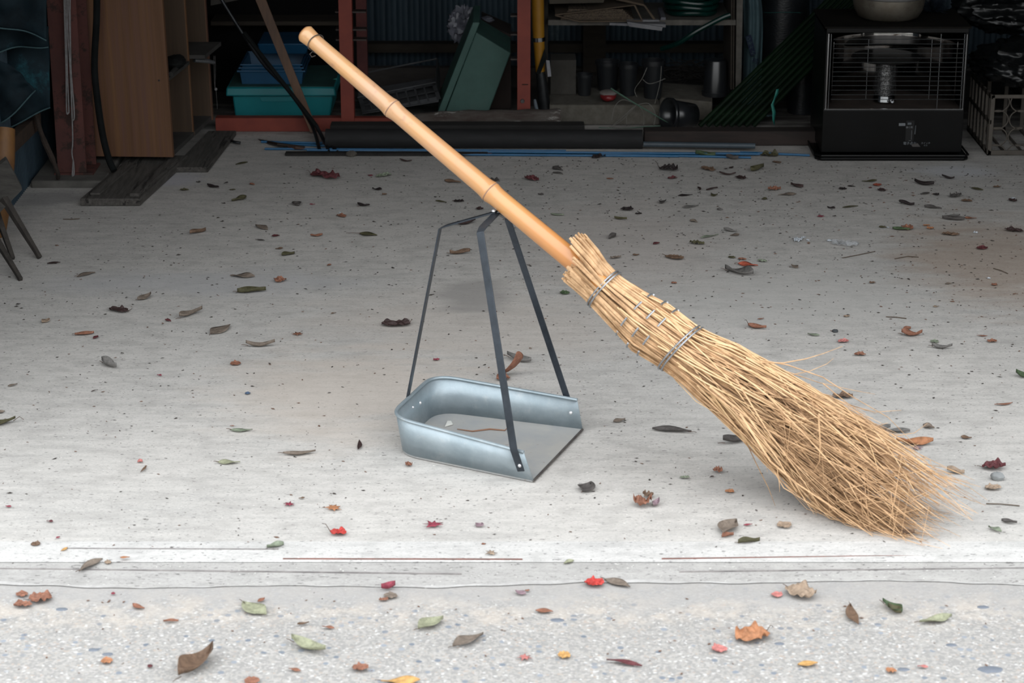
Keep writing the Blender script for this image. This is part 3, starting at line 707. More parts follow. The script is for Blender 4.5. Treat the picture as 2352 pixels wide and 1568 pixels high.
p = PY(1200, 232, yr-.004)
part('bolt', MB().tube([p, p-Vector((0,.005,0))], [.0075,.0065], 12), SCR, rk)
for y in (24, 66, 122):
    pz = PY(1180, y, 7.5).z; part('bracket', MB().box(a.x-.022, a.x+.004, yr+.01, yr+.05, pz, pz+.005), MC['bracket_steel'], rk)
p = PY(1206, 194, yr-.005)
plate = part('maker_plate', MB().tube([p+Vector((-.010,0,0)), p+Vector((.010,0,0))], .0035, 10, flat=.4), mat('plate_dark', (.05,.045,.035)), rk, 'small dark oval plate')
part('plate_marks', MB().box(p.x-.008,p.x-.005,p.y-.0022,p.y-.001,p.z-.001,p.z+.001).box(p.x-.002,p.x+.001,p.y-.0022,p.y-.001,p.z-.001,p.z+.001).box(p.x+.004,p.x+.007,p.y-.0022,p.y-.001,p.z-.001,p.z+.001), mat('plate_marks',(.35,.3,.27)), plate)
# shelves behind bookcase / rack
BRB = mat('brown_shelf_board', (.07,.055,.04), (.04,.03,.024), 7, .85, stretch=(1,6,6))
pz = PY(640, 47, 7.9).z
single('wall_shelf', MB().box(PY(488,45,7.9).x, PY(788,45,7.9).x, 7.85, 7.975, pz-.008, pz+.006), BRB, 'narrow dark brown shelf board high behind the red rack', 'shelf')
pz = PY(520, 8, 7.55).z
single('cardboard_sheet', MB().hexa([PY(484,-8,7.5), PY(560,-10,7.5), PY(556,-2,7.5), PY(484,13,7.5)], (0,.15,.0)), mat('dull_cardboard', (.10,.09,.08),(.06,.055,.05),14,.9), 'corner of a dull grey sheet above the dark rods at the top edge', 'cardboard')

single('shade_board', MB().box(PY(470,100,7.98).x, PY(822,100,7.98).x, 7.98, 8.0, .001, .85), mat('shade_board_black', (.010,.010,.011), (.006,.006,.006), 6, .9, spec=.1), 'black board added behind the teal box and narrow shelf, standing in for shade', 'board')  # dark sheet added in place of the deep shade behind the box
# ---- teal box, blue trays
TEAL = mat('teal_plastic', (.018,.33,.37), (.012,.26,.30), 5, .45, wear_or_glint=(.05,.30,.32), wearscale=20, wear_or_glint_lo=.6, wear_or_glint_hi=.9)
TEALL = mat('dusty_teal_lid', (.05,.16,.15), (.03,.09,.085), 7, .7)
BLUP = mat('blue_plastic', (.02,.14,.30), (.012,.09,.20), 6, .5, wear_or_glint=(.06,.2,.32), wearscale=22, wear_or_glint_lo=.64, wear_or_glint_hi=.9)
Yt = 7.50
tz0 = .012; a0 = PY(540, 270, Yt); a1 = PY(757, 270, Yt); t0 = PY(530, 216, Yt-.01); t1 = PY(770, 216, Yt-.01)
tb_ = thing('storage_box', 'teal plastic storage box with lid behind the red steel rail', 'box', ((a0.x+a1.x)/2, Yt+.15, 0))
def taper(mb, xa, xb, ya, yb, za, xc, xd, yc, yd, zb_, r=0):
    return mb.add([(xa,ya,za),(xb,ya,za),(xb,yb,za),(xa,yb,za),(xc,yc,zb_),(xd,yc,zb_),(xd,yd,zb_),(xc,yd,zb_)],
        [(0,3,2,1),(4,5,6,7),(0,1,5,4),(1,2,6,5),(2,3,7,6),(3,0,4,7)])
zt = PY(640, 218, Yt).z
part('tub', taper(MB(), a0.x, a1.x, Yt+.006, Yt+.31, tz0, t0.x+.004, t1.x-.008, Yt-.004, Yt+.325, zt), TEAL, tb_, bevel=.006)
ls = PY(596,222,Yt-.005); le = PY(700,222,Yt-.005)
part('latch', MB().hexa([ls+Vector((0,0,0)), le, le+Vector((-.006,0,-.017)), ls+Vector((.006,0,-.017))], (0,.008,0)), TEAL, tb_, bevel=.001)
zt2 = PY(640, 201, Yt-.02).z
lid = part('lid', taper(MB(), PY(518,215,Yt-.02).x, PY(772,215,Yt-.02).x, Yt-.022, Yt+.345, zt, PY(520,205,Yt-.02).x, PY(769,205,Yt-.02).x, Yt-.018, Yt+.34, zt2), TEAL, tb_, bevel=.005)
part('lid_top', MB().box(PY(524,203,Yt-.02).x, PY(766,203,Yt-.02).x, Yt-.008, Yt+.33, zt2-.004, zt2+.0015), TEALL, tb_, 'dusty dark upper face of the lid', bevel=.001)
single('tape_scrap', MB().hexa([PY(760,184,Yt+.1), PY(774,180,Yt+.1), PY(773,186,Yt+.1), PY(759,190,Yt+.1)], (0,.001,.001)), mat('bright_teal',(.05,.42,.38)), 'small bright teal label scrap standing on the right of the teal lid', 'scrap')
ytr = Yt+.02
zb_ = zt2+.002
x0 = PY(552,200,ytr).x; x1 = PY(697,200,ytr).x
for i, (zz, lab) in enumerate(((0,'lowest'),(.010,'middle'),(.020,'topmost'))):
    t = thing('plastic_tray', 'blue plastic tray, %s of the nested stack on the teal box' % lab, 'tray', ((x0+x1)/2, ytr+.1, zb_+zz), 'blue plastic trays on the teal box')
    h = PY(600,163,ytr).z - zb_
    w = .003
    mb = MB()
    xa, xb, ya, yb = x0+.006+i*.005, x1-.006-i*.005, ytr+.006+i*.005, ytr+.21-i*.005
    taper(mb, xa, xb, ya, yb, zb_+zz, xa+.001, xb-.001, ya+.001, yb-.001, zb_+zz+.003)
    for (p0, p1, q0, q1) in (((xa,ya),(xb,ya),(x0+.004*i,ytr+.004*i),(x1-.004*i,ytr+.004*i)), ((xb,ya),(xb,yb),(x1-.004*i,ytr+.004*i),(x1-.004*i,ytr+.22-.004*i)), ((xb,yb),(xa,yb),(x1-.004*i,ytr+.22-.004*i),(x0+.004*i,ytr+.22-.004*i)), ((xa,yb),(xa,ya),(x0+.004*i,ytr+.22-.004*i),(x0+.004*i,ytr+.004*i))):
        mb.hexa([(*p0,zb_+zz), (*p1,zb_+zz), (*q1,zb_+zz+h), (*q0,zb_+zz+h)], (0,0,0) if False else tuple((Vector((((x0+x1)/2)-(p0[0]+p1[0])/2, (ytr+.11)-(p0[1]+p1[1])/2, 0)).normalized()*.002)))
    part('tray_body', mb, BLUP, t)
    zr = zb_+zz+h
    part('rim', MB().tube([(x0-.006+.005*i,ytr-.006+.005*i,zr),(x1+.006-.005*i,ytr-.006+.005*i,zr),(x1+.006-.005*i,ytr+.226-.005*i,zr),(x0-.006+.005*i,ytr+.226-.005*i,zr)], .0032, 6, closed=True), BLUP, t)
x0 = PY(594,150,ytr+.12).x; x1 = PY(716,150,ytr+.12).x
mb = MB(); zz = zb_+.078
taper(mb, x0+.008, x1-.02, ytr+.12, ytr+.30, zz, x0, x1, ytr+.10, ytr+.31, zz+.040)
single('plastic_basin', mb, BLUP, 'darker blue basin sitting in the blue trays on the teal box', 'basin', bevel=.004)

# ---- rods and plank leaning
PLW = mat('brown_plank', (.20,.10,.05), (.11,.055,.03), 4, .6, stretch=(8,8,.6), bump=.15)
f = PY(725,322,7.3); f.z = max(f.z, .012); t_ = PY(575,-60,7.42)
single('leaning_plank', MB().bar(Vector((PY(722,322,7.34).x, 7.34, .01)), t_, .026, .012, side=(0,-1,.3), w2=.034), PLW, 'narrow brown wooden batten leaning up across the teal box', 'plank', smooth=0, bevel=.001)
RODM = mat('blackened_iron', (.055,.060,.068), (.025,.028,.032), 18, .35, .6, wear_or_glint=(.3,.3,.32), wearscale=40, wear_or_glint_lo=.6, wear_or_glint_hi=.8)  # the pale patches paint glints onto the iron
mb = MB().tube(smoothpath([PY(480,-60,7.38), PY(515,10,7.37), PY(600,140,7.33), PY(660,205,7.30), PY(715,285,7.27), P(734,345,.007)]), .0060, 10)
single('iron_rod', mb, RODM, 'black iron rod leaning over the teal box, with pale glints painted in', 'rod')
ir = thing('iron_tongs', 'black forked iron bar leaning right beside the iron rod, feet splayed on the floor', 'bar', P(765,350))
part('shaft', MB().tube([PY(560,75,7.31), PY(650,190,7.27), PY(727,290,7.235)], .0075, 8), BLKR, ir)
for q in ((758,353),(778,350)): part('prong', MB().tube([PY(726,288,7.235), PY(744,322,7.20), P(*q,.006)], [.007,.006,.0045], 8), RODM, ir)
# cane with ferrule
cn = thing('walking_stick', 'dark stick with a silver ferrule lying on the floor left of the iron rods', 'stick', P(600,330))
part('shaft', MB().tube([PY(585,322,7.30), P(640,332,.012), P(700,338,.008)], [.007,.0065,.004], 8), mat('dark_varnish', (.05,.035,.028), (.03,.02,.016), 20, .3), cn)
part('ferrule', MB().tube([PY(563,319,7.31), PY(583,322,7.30)], .0085, 10), SIL, cn)
part('curved_handle', MB().tube(smoothpath([PY(563,320,7.31), PY(545,315,7.32), PY(532,317,7.33), P(533,324,.010), P(552,328,.008)]), .0045, 8), RODM, cn)
single('rusty_spike', MB().tube([P(663,338,.008), P(680,339,.010), P(710,343,.004)], [.005,.007,.0015], 8), mat('rust', (.10,.05,.035)), 'small rusty brown spike lying at the foot of the batten', 'spike')
# blue stakes
BST = mat('blue_coated_stake', (.018,.19,.42), (.012,.13,.30), 14, .45, wear_or_glint=(.3,.32,.30), wearscale=9, wear_or_glint_lo=.66, wear_or_glint_hi=.70, stretch=(1,8,8))
labs = ['slim blue stake reaching farthest left along the floor by the dark pipe', 'slim blue stake lying directly against the long dark pipe', 'slim blue stake in the middle of the bundle before the dark pipe',
        'slim blue stake at the front of the bundle, ending right of the broom handle', 'slim blue stake running on to the foot of the heater', 'short blue stake behind the iron rods near the red rail', 'short blue stake lying just right of the dark stick', 'slim blue stake lowest at the front edge of the bundle']
stk = [((608,341),(1300,346)), ((705,347),(1745,356)), ((1130,349),(1740,352)), ((1040,354),(1560,358)), ((1700,349),(1860,356)), ((600,325),(740,328)), ((640,330),(800,336)), ((1380,353),(1725,361))]
for i, (a, b) in enumerate(stk):
    pa = P(*a, .006); pb = P(*b, .006); pa.z = pb.z = .0052 + (.004 if i in (1,) else 0)
    single('garden_stake', MB().tube([pa, pb], .0038, 8), BST, labs[i], 'stake', 'slim blue stakes along the foot of the back rack')
GP = mat('blue_grey_pipe', (.10,.135,.165), (.07,.09,.11), 10, .5)
pa = P(1478,348,.0); pb = P(1735,352,.0); Rg = .009
single('grey_pipe', MB().tube([(pa.x, pa.y+.012, Rg+.0125), (pb.x, pb.y+.012, Rg+.0125)], Rg, 16), GP, 'thin blue-grey plastic pipe lying at the foot of the dark timber', 'pipe')
pa = P(655,359); pb = P(1120,359)
single('flat_bar', MB().box(pa.x, pb.x, pa.y, pa.y+.03, .001, .010), mat('rough_dark_iron', (.03,.027,.025), (.015,.014,.013), 40, .9, bump=.6), 'rough dark flat bar lying on the floor in front of the blue stakes', 'bar', bevel=.001)
STN = mat('rough_stone', (.17,.155,.13), (.09,.08,.07), 40, .95, bump=.6)
p = P(806,359); single('stone', MB().blob((p.x,p.y,.008), (.019,.012,.011), 8, .25, 3, 4), STN, 'rough tan stone lying on the dark flat bar beside the iron rods', 'stone')
# pipe, timber, log
BP = mat('dusty_black_pipe', (.024,.024,.026), (.014,.014,.015), 12, .8, stretch=(1,4,4), wear_or_glint=(.09,.09,.09), wearscale=18, wear_or_glint_lo=.62, wear_or_glint_hi=.8)
pa = P(748,343); pb = P(1476,345); R = .031
single('black_pipe', MB().tube([(pa.x, pa.y+R*.6, R+.001), (pb.x, pb.y+R*.6, R+.001)], R, 28), BP, 'long dusty black pipe lying on the floor along the red rack', 'pipe')
pa = P(1477,338); pb = P(1885,342)
single('timber_beam', MB().box(pa.x+.004, pb.x, pa.y+.012, pa.y+.075, .002, .050), mat('dark_reddish_timber', (.055,.037,.032), (.028,.022,.02), 5, .85, stretch=(1,7,7), bump=.3, wear_or_glint=(.09,.055,.045), wearscale=6, wear_or_glint_lo=.6, wear_or_glint_hi=.8), 'dark reddish timber beam lying right of the black pipe', 'beam', bevel=.003)
yb = 7.235; 
a = PY(760,300,7.27); b = PY(1342,300,7.27)
single('dark_batten', MB().box(a.x, b.x, 7.24, 7.30, .002, PY(1000,288,7.24).z), mat('sooty_timber', (.035,.033,.032), (.02,.019,.018), 6, .9, stretch=(1,7,7), bump=.3), 'sooty squared batten lying behind the long black pipe', 'batten', bevel=.003)
LOG = mat('peeling_log', (.16,.145,.13), (.07,.045,.038), 7, .9, stretch=(1.2,5,5), bump=.8, bscale=25, wear_or_glint=(.48,.46,.43), wearscale=6, wear_or_glint_lo=.56, wear_or_glint_hi=.62)
za = PY(945,272,7.36).z; lp = [PY(925,279,7.325), PY(1010,272,7.325), PY(1150,270,7.325), PY(1288,268,7.325)]
for q in lp: q.z = max(q.z, .03)
single('weathered_log', MB().tube(smoothpath(lp, 8), [.018+.008*min(1, i/12) + .0018*math.sin(i*1.7) for i in range(25)], 18), LOG, 'weathered peeling wooden log lying in front of the green crate', 'log')

# ============================================================ behind the rack middle
GRY = mat('dark_grey_basket', (.11,.115,.125), (.06,.062,.066), 12, .7)
bk = thing('basket', 'dark grey plastic lattice basket tipped on its side behind the bamboo handle', 'basket', PY(920,250,7.56))
A = PY(822,224,7.62); B = PY(1000,189,7.62); C = PY(1006,234,7.52); D = PY(833,262,7.52)
mb = MB(); ex = (B-A); ey = (D-A)
mb.hexa([A, B, B+ey*.16, A+ey*.16], (0,.004,0)); mb.hexa([A+ey*.84, B+ey*.84, C, D], (0,.004,0))
for k in range(9):
    t = k/8*.95; mb.hexa([A+ex*t, A+ex*(t+.05 if k in (0,8) else t+.022), A+ex*(t+.05 if k in (0,8) else t+.022)+ey, A+ex*t+ey], (0,.004,0))
mb.hexa([A+ey*.47, B+ey*.47, B+ey*.55, A+ey*.55], (0,.004,0))
part('lattice_side', mb, GRY, bk, smooth=0)
dd_ = Vector((0,.2,.04)); part('rim', MB().tube([A, B, B+dd_, A+dd_], .003, 6, closed=True), GRY, bk)
part('side', MB().hexa([B, B+dd_, C+dd_, C], (.003,0,0)).hexa([A, A+dd_, D+dd_, D], (.003,0,0)).hexa([D, C, C+dd_, D+dd_], (0,0,.002)), GRY, bk, smooth=0)
GRN = mat('grey_green_plastic', (.085,.20,.17), (.060,.145,.125), 6, .6, wear_or_glint=(.12,.2,.18), wearscale=8, wear_or_glint_lo=.5, wear_or_glint_hi=.85)
gc = thing('green_crate', 'grey-green plastic crate standing tilted on its corner behind the log', 'crate', PY(1080,252,7.55))
Yc = 7.50
r0 = PY(1005,258,Yc); r1 = PY(1021,258,Yc); r2 = PY(1102,52,Yc); r3 = PY(1086,52,Yc)
q0 = PY(1023,258,Yc+.012); q1 = PY(1122,258,Yc+.012); q2 = PY(1173,122,Yc+.012); q3 = PY(1093,74,Yc+.012)
part('side', MB().hexa([q0,q1,q2,q3], (0,.17,.02)), GRN, gc, smooth=0, bevel=.003)
part('rim', MB().hexa([r0,r1,r2,r3], (0,.20,.02)), GRN, gc, smooth=0, bevel=.002)
for (x, y) in ((1084,95),(1064,146),(1030,229)):
    p = PY(x,y,Yc+.004); part('peg', MB().box(p.x-.002,p.x+.003,Yc-.002,Yc+.006,p.z-.0015,p.z+.0015), GRN, gc)
single('brown_box', MB().hexa([PY(1105,50,7.70),PY(1174,80,7.70),Vector((PY(1174,124,7.70).x,7.70,.002)),Vector((PY(1100,78,7.70).x,7.70,.002))], (0,.14,.01)), mat('dark_brown_board', (.055,.038,.033), (.035,.025,.022), 10, .9), 'dark brown box edge showing above the tilted green crate', 'box', smooth=0, bevel=.002)
BAG = mat('milky_plastic_bag', (.36,.37,.45), (.18,.19,.23), 12, .35, bump=.5, bscale=30)
p = PY(1062,82,7.60); mb = MB().blob(p+Vector((0,.18,0)), (.046,.035,.055), 22, .55, 3.4, 8, True)
single('plastic_bag', mb, BAG, 'crumpled milky grey plastic bag behind the tilted green crate', 'bag')
p = PY(1118,46,7.76); single('plastic_bag', MB().blob(p, (.022,.02,.012), 12, .4, 3, 3, True), BAG, 'small crumpled milky plastic scrap at the top right of the green crate', 'bag')
pz = PY(950,155,8.0); 
single('grey_plank', MB().box(PY(842,190,8.05).x, PY(1240,190,8.05).x, 8.05, 8.09, .001, PY(950,156,8.05).z), mat('grey_brown_board', (.085,.075,.07), (.055,.047,.044), 6, .9, stretch=(1,4,4)), 'broad grey-brown board standing against the back wall behind the green crate', 'board')
for x0_, x1_, nm in ((845,1186,'behind the green crate'), (1262,1690,'behind the black pots')):
    p0 = PY(x0_,110,8.34); p1 = PY(x1_,110,8.34); zt_ = PY(x0_,101,8.34).z; zb2 = PY(x0_,121,8.34).z
    single('wall_rail', MB().box(p0.x,p1.x,8.34,8.40,zb2,zt_), BRB, 'dark horizontal timber rail on the back wall '+nm, 'rail')
single('timber_post', ibox(MB(), 1340, 1392, -60, 175, 8.30, .035), BRB, 'broad dark timber post on the back wall behind the black pots', 'post')

# ---- yellow pole
YEL = mat('yellow_plastic', (.62,.30,.02), (.50,.23,.015), 12, .5)
yp = thing('yellow_pole', 'yellow and black cable guard pole standing beside the red post', 'pole', P(1252,290))
Yp = 7.50
def tp2(x, y): return PY(x, y, Yp)
part('guard', MB().tube([tp2(1234,-60), tp2(1236,60), tp2(1241,164)], [.0215,.0205,.016], 20), YEL, yp, 'yellow upper sleeve')
part('pipe', MB().tube([tp2(1241,164), tp2(1246,200), tp2(1251,250)], [.016,.018,.021], 18), mat('dull_black_metal', (.06,.065,.07), (.025,.027,.03), 20, .35, .5), yp, 'dull black metal lower pipe')
part('clamp', MB().tube([tp2(1237.3,85), tp2(1237.8,94)], .0225, 20), mat('chrome', (.7,.72,.74), (.5,.5,.52), 10, .15, 1.0), yp, 'bright metal clamp')
q = [tp2(1251,108), tp2(1256,128), tp2(1241,166), tp2(1231,166)]; q = [Vector((v.x, Yp-.024, v.z)) for v in q]
part('black_strap', MB().hexa(q, (0,.004,0)), BLKR, yp, smooth=0)
q = [tp2(1254,134), tp2(1262,135), tp2(1266,171), tp2(1258,172)]; q = [Vector((v.x, Yp-.03, v.z)) for v in q]
part('tag', MB().hexa(q, (0,.002,0)), mat('white_tag', (.42,.42,.46), (.3,.3,.33), 20, .6), yp, 'small white hanging tag', smooth=0)
single('white_wedge', MB().tube([PY(1228,228,7.46), PY(1230,240,7.46), PY(1233,252,7.46)], [.004,.006,.006], 10), mat('pale_blue_plastic', (.3,.36,.42)), 'small pale blue plastic tip between red post and yellow pole', 'tip')

# ============================================================ right shelf unit
PLY = mat('pale_chipboard', (.20,.185,.165), (.13,.12,.105), 30, .9)
DRKP = mat('dark_side_board', (.045,.038,.030), (.028,.023,.02), 8, .85, stretch=(6,6,1))
su = thing('shelf_unit', 'old shelf unit with pale board edges and dark sides holding cardboard and hose', 'shelf', P(1480,270))
Ys = 7.55
part('side_panel', ibox(MB(), 1243, 1259, -80, 190, Ys+.05, .30), DRKP, su)
a = PY(1692,100,Ys); b = PY(1707,100,Ys)
mb = MB().hexa([PY(1693,-80,Ys), PY(1708,-80,Ys), PY(1702,205,Ys), PY(1690,205,Ys)], (0,.30,0))
part('side_panel', mb, PLY, su, 'pale speckled right-hand edge', smooth=0)
for k, x in enumerate((1680, 1685)):
    part('slat', MB().hexa([PY(x,-80,Ys+.01), PY(x+3,-80,Ys+.01), PY(x+1,205,Ys+.01), PY(x-2,205,Ys+.01)], (0,.29,0)), BRB, su, smooth=0)
zsh = PY(1600,46,Ys).z
part('shelf', MB().box(PY(1259,50,Ys).x, PY(1690,50,Ys).x, Ys, Ys+.32, PY(1600,58,Ys).z, zsh), PLY, su)
CB = mat('concrete_kerb', (.22,.205,.175), (.15,.135,.11), 30, .95, bump=.5, bscale=80, wear_or_glint=(.15,.085,.055), wearscale=6, wear_or_glint_lo=.62, wear_or_glint_hi=.75)
yk = 7.47
a = PY(1262,262,yk); b = PY(1516,262,yk); zk = PY(1400,241,yk).z
single('concrete_kerb', MB().box(a.x,b.x,yk,yk+.27,.001,zk), CB, 'pale stained concrete block lying under the black pots', 'block', bevel=.004)
single('concrete_kerb', MB().hexa([(b.x+.004,yk+.12,.001),(b.x+.18,yk+.05,.001),(b.x+.20,yk+.30,.001),(b.x+.004,yk+.36,.001)], (0,0,zk-.002)), CB, 'earth-stained concrete block farther right, under the upside-down pot', 'block', bevel=.004)
single('grey_brick', MB().box(PY(1264,190,7.62).x, PY(1323,190,7.62).x, 7.62, 7.73, zk+.001, PY(1290,138,7.62).z), mat('old_brick_grey', (.095,.088,.078), (.06,.055,.048), 14, .95, bump=.4), 'stacked dull grey block standing left of the black pots', 'block', bevel=.002)
# cardboard + papers
CARD = mat('brown_cardboard', (.17,.125,.085), (.11,.08,.055), 10, .9)
CARDE = mat('corrugated_card_edge', (.20,.15,.105), (.07,.05,.036), 60, .9, stretch=(3,1,8), lo=.45, hi=.55)
PAP = mat('grey_newspaper', (.34,.34,.36), (.22,.22,.235), 20, .85)
zc_ = zsh
grp = 'flattened cardboard on the shelf'
def flat_thing(name, pts, dep, m, lab, cat, group=None):
    q = [PY(x, y, Y_) for (x, y, Y_) in pts]
    single(name, MB().hexa(q, (0, dep, 0)), m, lab, cat, group, smooth=0)
flat_thing('newspaper', [(1440,50,Ys-.06),(1522,62,Ys-.06),(1520,71,Ys-.06),(1445,61,Ys-.06)], .055, PAP, 'pale folded newspaper drooping lowest out of the cardboard pile', 'newspaper')
flat_thing('newspaper', [(1400,53,Ys-.05),(1529,56,Ys-.05),(1529,63,Ys-.05),(1400,58,Ys-.05)], .045, PAP, 'pale newspaper with dark print lying under the cardboard', 'newspaper')
flat_thing('newspaper', [(1440,46,Ys-.03),(1514,46,Ys-.03),(1514,50,Ys-.03),(1440,50,Ys-.03)], .025, PAP, 'upper pale newspaper edge between the cardboard sheets', 'newspaper')
flat_thing('magazine', [(1519,40,Ys+.0),(1529,40,Ys+.0),(1529,46,Ys+.0),(1517,46,Ys+.0)], .18, mat('lilac_paper',(.24,.24,.28),(.18,.18,.21),20,.7), 'lilac-grey magazine standing at the right end of the cardboard', 'magazine')
t_ = thing('cardboard_stack', 'pile of flattened brown corrugated cardboard on the shelf', 'cardboard', PY(1400,50,Ys), grp)
mb = MB()
for k in range(7):
    y_ = 45.2 - k*3.5; q = [PY(1288+k*3,y_,Ys-.02), PY(1455-k*4,y_,Ys-.02), PY(1455-k*4,y_-2.9,Ys-.02), PY(1288+k*3,y_-2.9,Ys-.02)]
    mb.hexa(q, (0,.25,0))
part('folded_sheets', mb, CARDE, t_, 'corrugated card edges', smooth=0)
part('outer_sheet', MB().hexa([PY(1275,33,Ys-.035), PY(1456,11,Ys-.035), PY(1457,13,Ys-.035), PY(1276,36,Ys-.035)], (0,.26,0)), CARD, t_, smooth=0)
part('outer_sheet', MB().hexa([PY(1275,34,Ys-.035), PY(1330,48,Ys-.035), PY(1330,51,Ys-.035), PY(1275,37,Ys-.035)], (0,.03,0)).hexa([PY(1330,48,Ys-.035), PY(1476,47,Ys-.035), PY(1476,49.5,Ys-.035), PY(1330,51,Ys-.035)], (0,.03,0)), CARD, t_, smooth=0)
part('outer_flap', MB().hexa([PY(1455,11,Ys-.035), PY(1459,11,Ys-.035), PY(1476,46,Ys-.035), PY(1473,46,Ys-.035)], (0,.03,0)), CARD, t_, smooth=0)
flat_thing('cardboard_sheet', [(1478,12,Ys-.02),(1482,12,Ys-.02),(1506,44,Ys-.02),(1500,45,Ys-.02)], .018, CARD, 'brown cardboard flap sloping down at the right of the pile', 'cardboard', grp)
flat_thing('cardboard_sheet', [(1414,-5,Ys-.02),(1480,10,Ys-.02),(1479,14,Ys-.02),(1414,0,Ys-.02)], .25, CARD, 'brown cardboard sheet lying slanted on top of the pile', 'cardboard', grp)
flat_thing('cardboard_box', [(1262,-40,Ys-.03),(1400,-40,Ys-.03),(1386,6,Ys-.03),(1262,9,Ys-.03)], .25, mat('dull_brown_carton', (.10,.085,.065), (.07,.06,.046), 12, .9), 'dull brown carton above the cardboard pile at the top edge', 'box')
# hose coil
HOS = mat('green_hose', (.004,.045,.036), (.002,.025,.020), 10, .25, spec=.35)
hc = thing('garden_hose', 'coiled dark green garden hose on the shelf, one end hanging down', 'hose', PY(1610,45,Ys+.1))
cc = PY(1590,-12,Ys+.08)
for k in range(5):
    R_ = .068 + .006*k; pts = []
    for i in range(40):
        a_ = 2*math.pi*i/40; pts.append(Vector((cc.x + (R_+.012)*math.cos(a_), Ys+.11+ (.075)*math.sin(a_) , zsh + .0125 + .0185*k + .003*math.sin(3*a_+k))))
    part('coil', MB().tube(pts, .0085, 10, closed=True), HOS, hc)
part('loose_end', MB().tube(smoothpath([PY(1678,34,Ys-.015), PY(1655,43,Ys-.015), PY(1600,72,Ys-.02), PY(1560,98,Ys), PY(1520,112,Ys+.06)]), .0085, 10), HOS, hc)
# pots
PT = mat('black_plant_pot', (.030,.033,.038), (.018,.020,.023), 10, .28, spec=.6)
def pot(cx, yb_, w, h, Y, lab, flip=False, grp='black plastic plant pots at the back'):
    a = PY(cx, yb_, Y); s = (Y*1.04)/FPX; R_ = w*s/2; hh = h*s*1.0
    t = thing('plant_pot', lab, 'pot', (a.x, Y, a.z if a.z > 0 else 0), grp)
    z0 = max(a.z, zk+.001); r0, r1 = (R_*.78, R_) if not flip else (R_, R_*.80)
    c_ = Vector((a.x, Y, z0))
    if not flip:
        part('pot_body', MB().lathe(c_, [(0,0),(r0,0),(r1*.97,hh*.9),(r1*.94,hh*.9),(r0*.95,.004),(0,.004)], 28), PT, t)
        part('rim', MB().lathe(c_, [(r1*.97,hh*.88),(r1*1.05,hh*.88),(r1*1.05,hh),(r1*.96,hh),(r1*.96,hh*.88)], 28), PT, t)
    else:
        part('pot_body', MB().lathe(c_, [(r0*.97,hh*.1),(r1,hh*.97),(r1*.95,hh),(0,hh)], 28), PT, t)
        part('rim', MB().lathe(c_, [(r0*.96,0),(r0*1.04,0),(r0*1.04,hh*.12),(r0*.96,hh*.12)], 28), PT, t)
    return t
Yq = yk+.13
pot(1442, 225, 44, 72, Yq+.02, 'glossy black plant pot right of the red shoe')
pot(1499, 236, 50, 86, Yq-.02, 'tall black plant pot with pale strings behind the wire twigs')
pot(1642, 230, 58, 80, yk+.15, 'black plant pot standing upside down left of the green poles', True)
pot(1395, 218, 54, 66, Yq+.10, 'wide black plant pot behind the red shoe')
pot(1342, 222, 36, 48, Yq+.02, 'small round black pot left of the red shoe')
# toppled pot
tpn = thing('plant_pot', 'toppled black plant pot with its open mouth towards the pale block', 'pot', P(1560,290), 'black plastic plant pots at the back')
m_ = PY(1534,258,7.39); m_.z=.056; d_ = Vector((.72,.35,-.10)).normalized()
part('pot_body', MB().tube([m_, m_+d_*.10], [.052,.038], 28, cap=False).tube([m_+d_*.098, m_+d_*.10], [.038,.038], 28), PT, tpn, solid=.002)
part('rim', MB().tube([m_-d_*.001, m_+d_*.012], [.056,.055], 28, cap=False), PT, tpn, solid=.003)
# red shoe
sh = thing('red_shoe', 'small red shoe with pale rim lying among the black pots', 'shoe', PY(1397,225,yk+.06))
c_ = PY(1397,212,yk+.05); c_.z = zk+.020
part('upper', MB().blob(c_, (.028,.040,.018), 12, .08, 2, 2), mat('red_rubber', (.40,.03,.035), (.25,.02,.025), 20, .4), sh)
part('lining', MB().blob(c_+Vector((0,.0,.010)), (.030,.034,.010), 12, .06, 2, 5), mat('pale_lining', (.42,.38,.36), (.3,.26,.24), 20, .8), sh)
# wires / green stick
GST = mat('green_stick', (.12,.24,.17), (.08,.17,.12), 20, .5)
STR = mat('pale_string', (.33,.32,.29), (.22,.21,.19), 30, .8)
wt = thing('plant_support', 'thin green plant sticks tangled with pale wires in front of the pale block', 'stick', P(1450,295))
Yw = 7.43
def wp(l, Y=Yw): return smoothpath([PY(x,y,Y) for x,y in l], 5)
part('green_stick', MB().tube([PY(1403,203,Yw), PY(1456,236,Yw), PY(1545,288,Yw)], [.003,.0026,.0016], 6), GST, wt)
part('green_stick', MB().tube(wp([(1375,293),(1430,295),(1480,291),(1548,287)]), .0018, 6), GST, wt)
for l in ([(1463,240),(1440,260),(1405,290)], [(1463,240),(1430,275),(1400,293)], [(1457,237),(1430,229),(1412,245),(1405,275)], [(1465,241),(1478,260),(1478,295)], [(1466,240),(1490,238),(1505,262),(1500,296)],
          [(1463,222),(1458,205),(1475,180),(1486,155)], [(1519,152),(1516,190),(1504,238)], [(1476,182),(1490,192),(1510,188),(1528,180)], [(1440,290),(1440,262),(1455,245)]):
    part('wire', MB().tube(wp(l), .0010, 5), STR, wt)
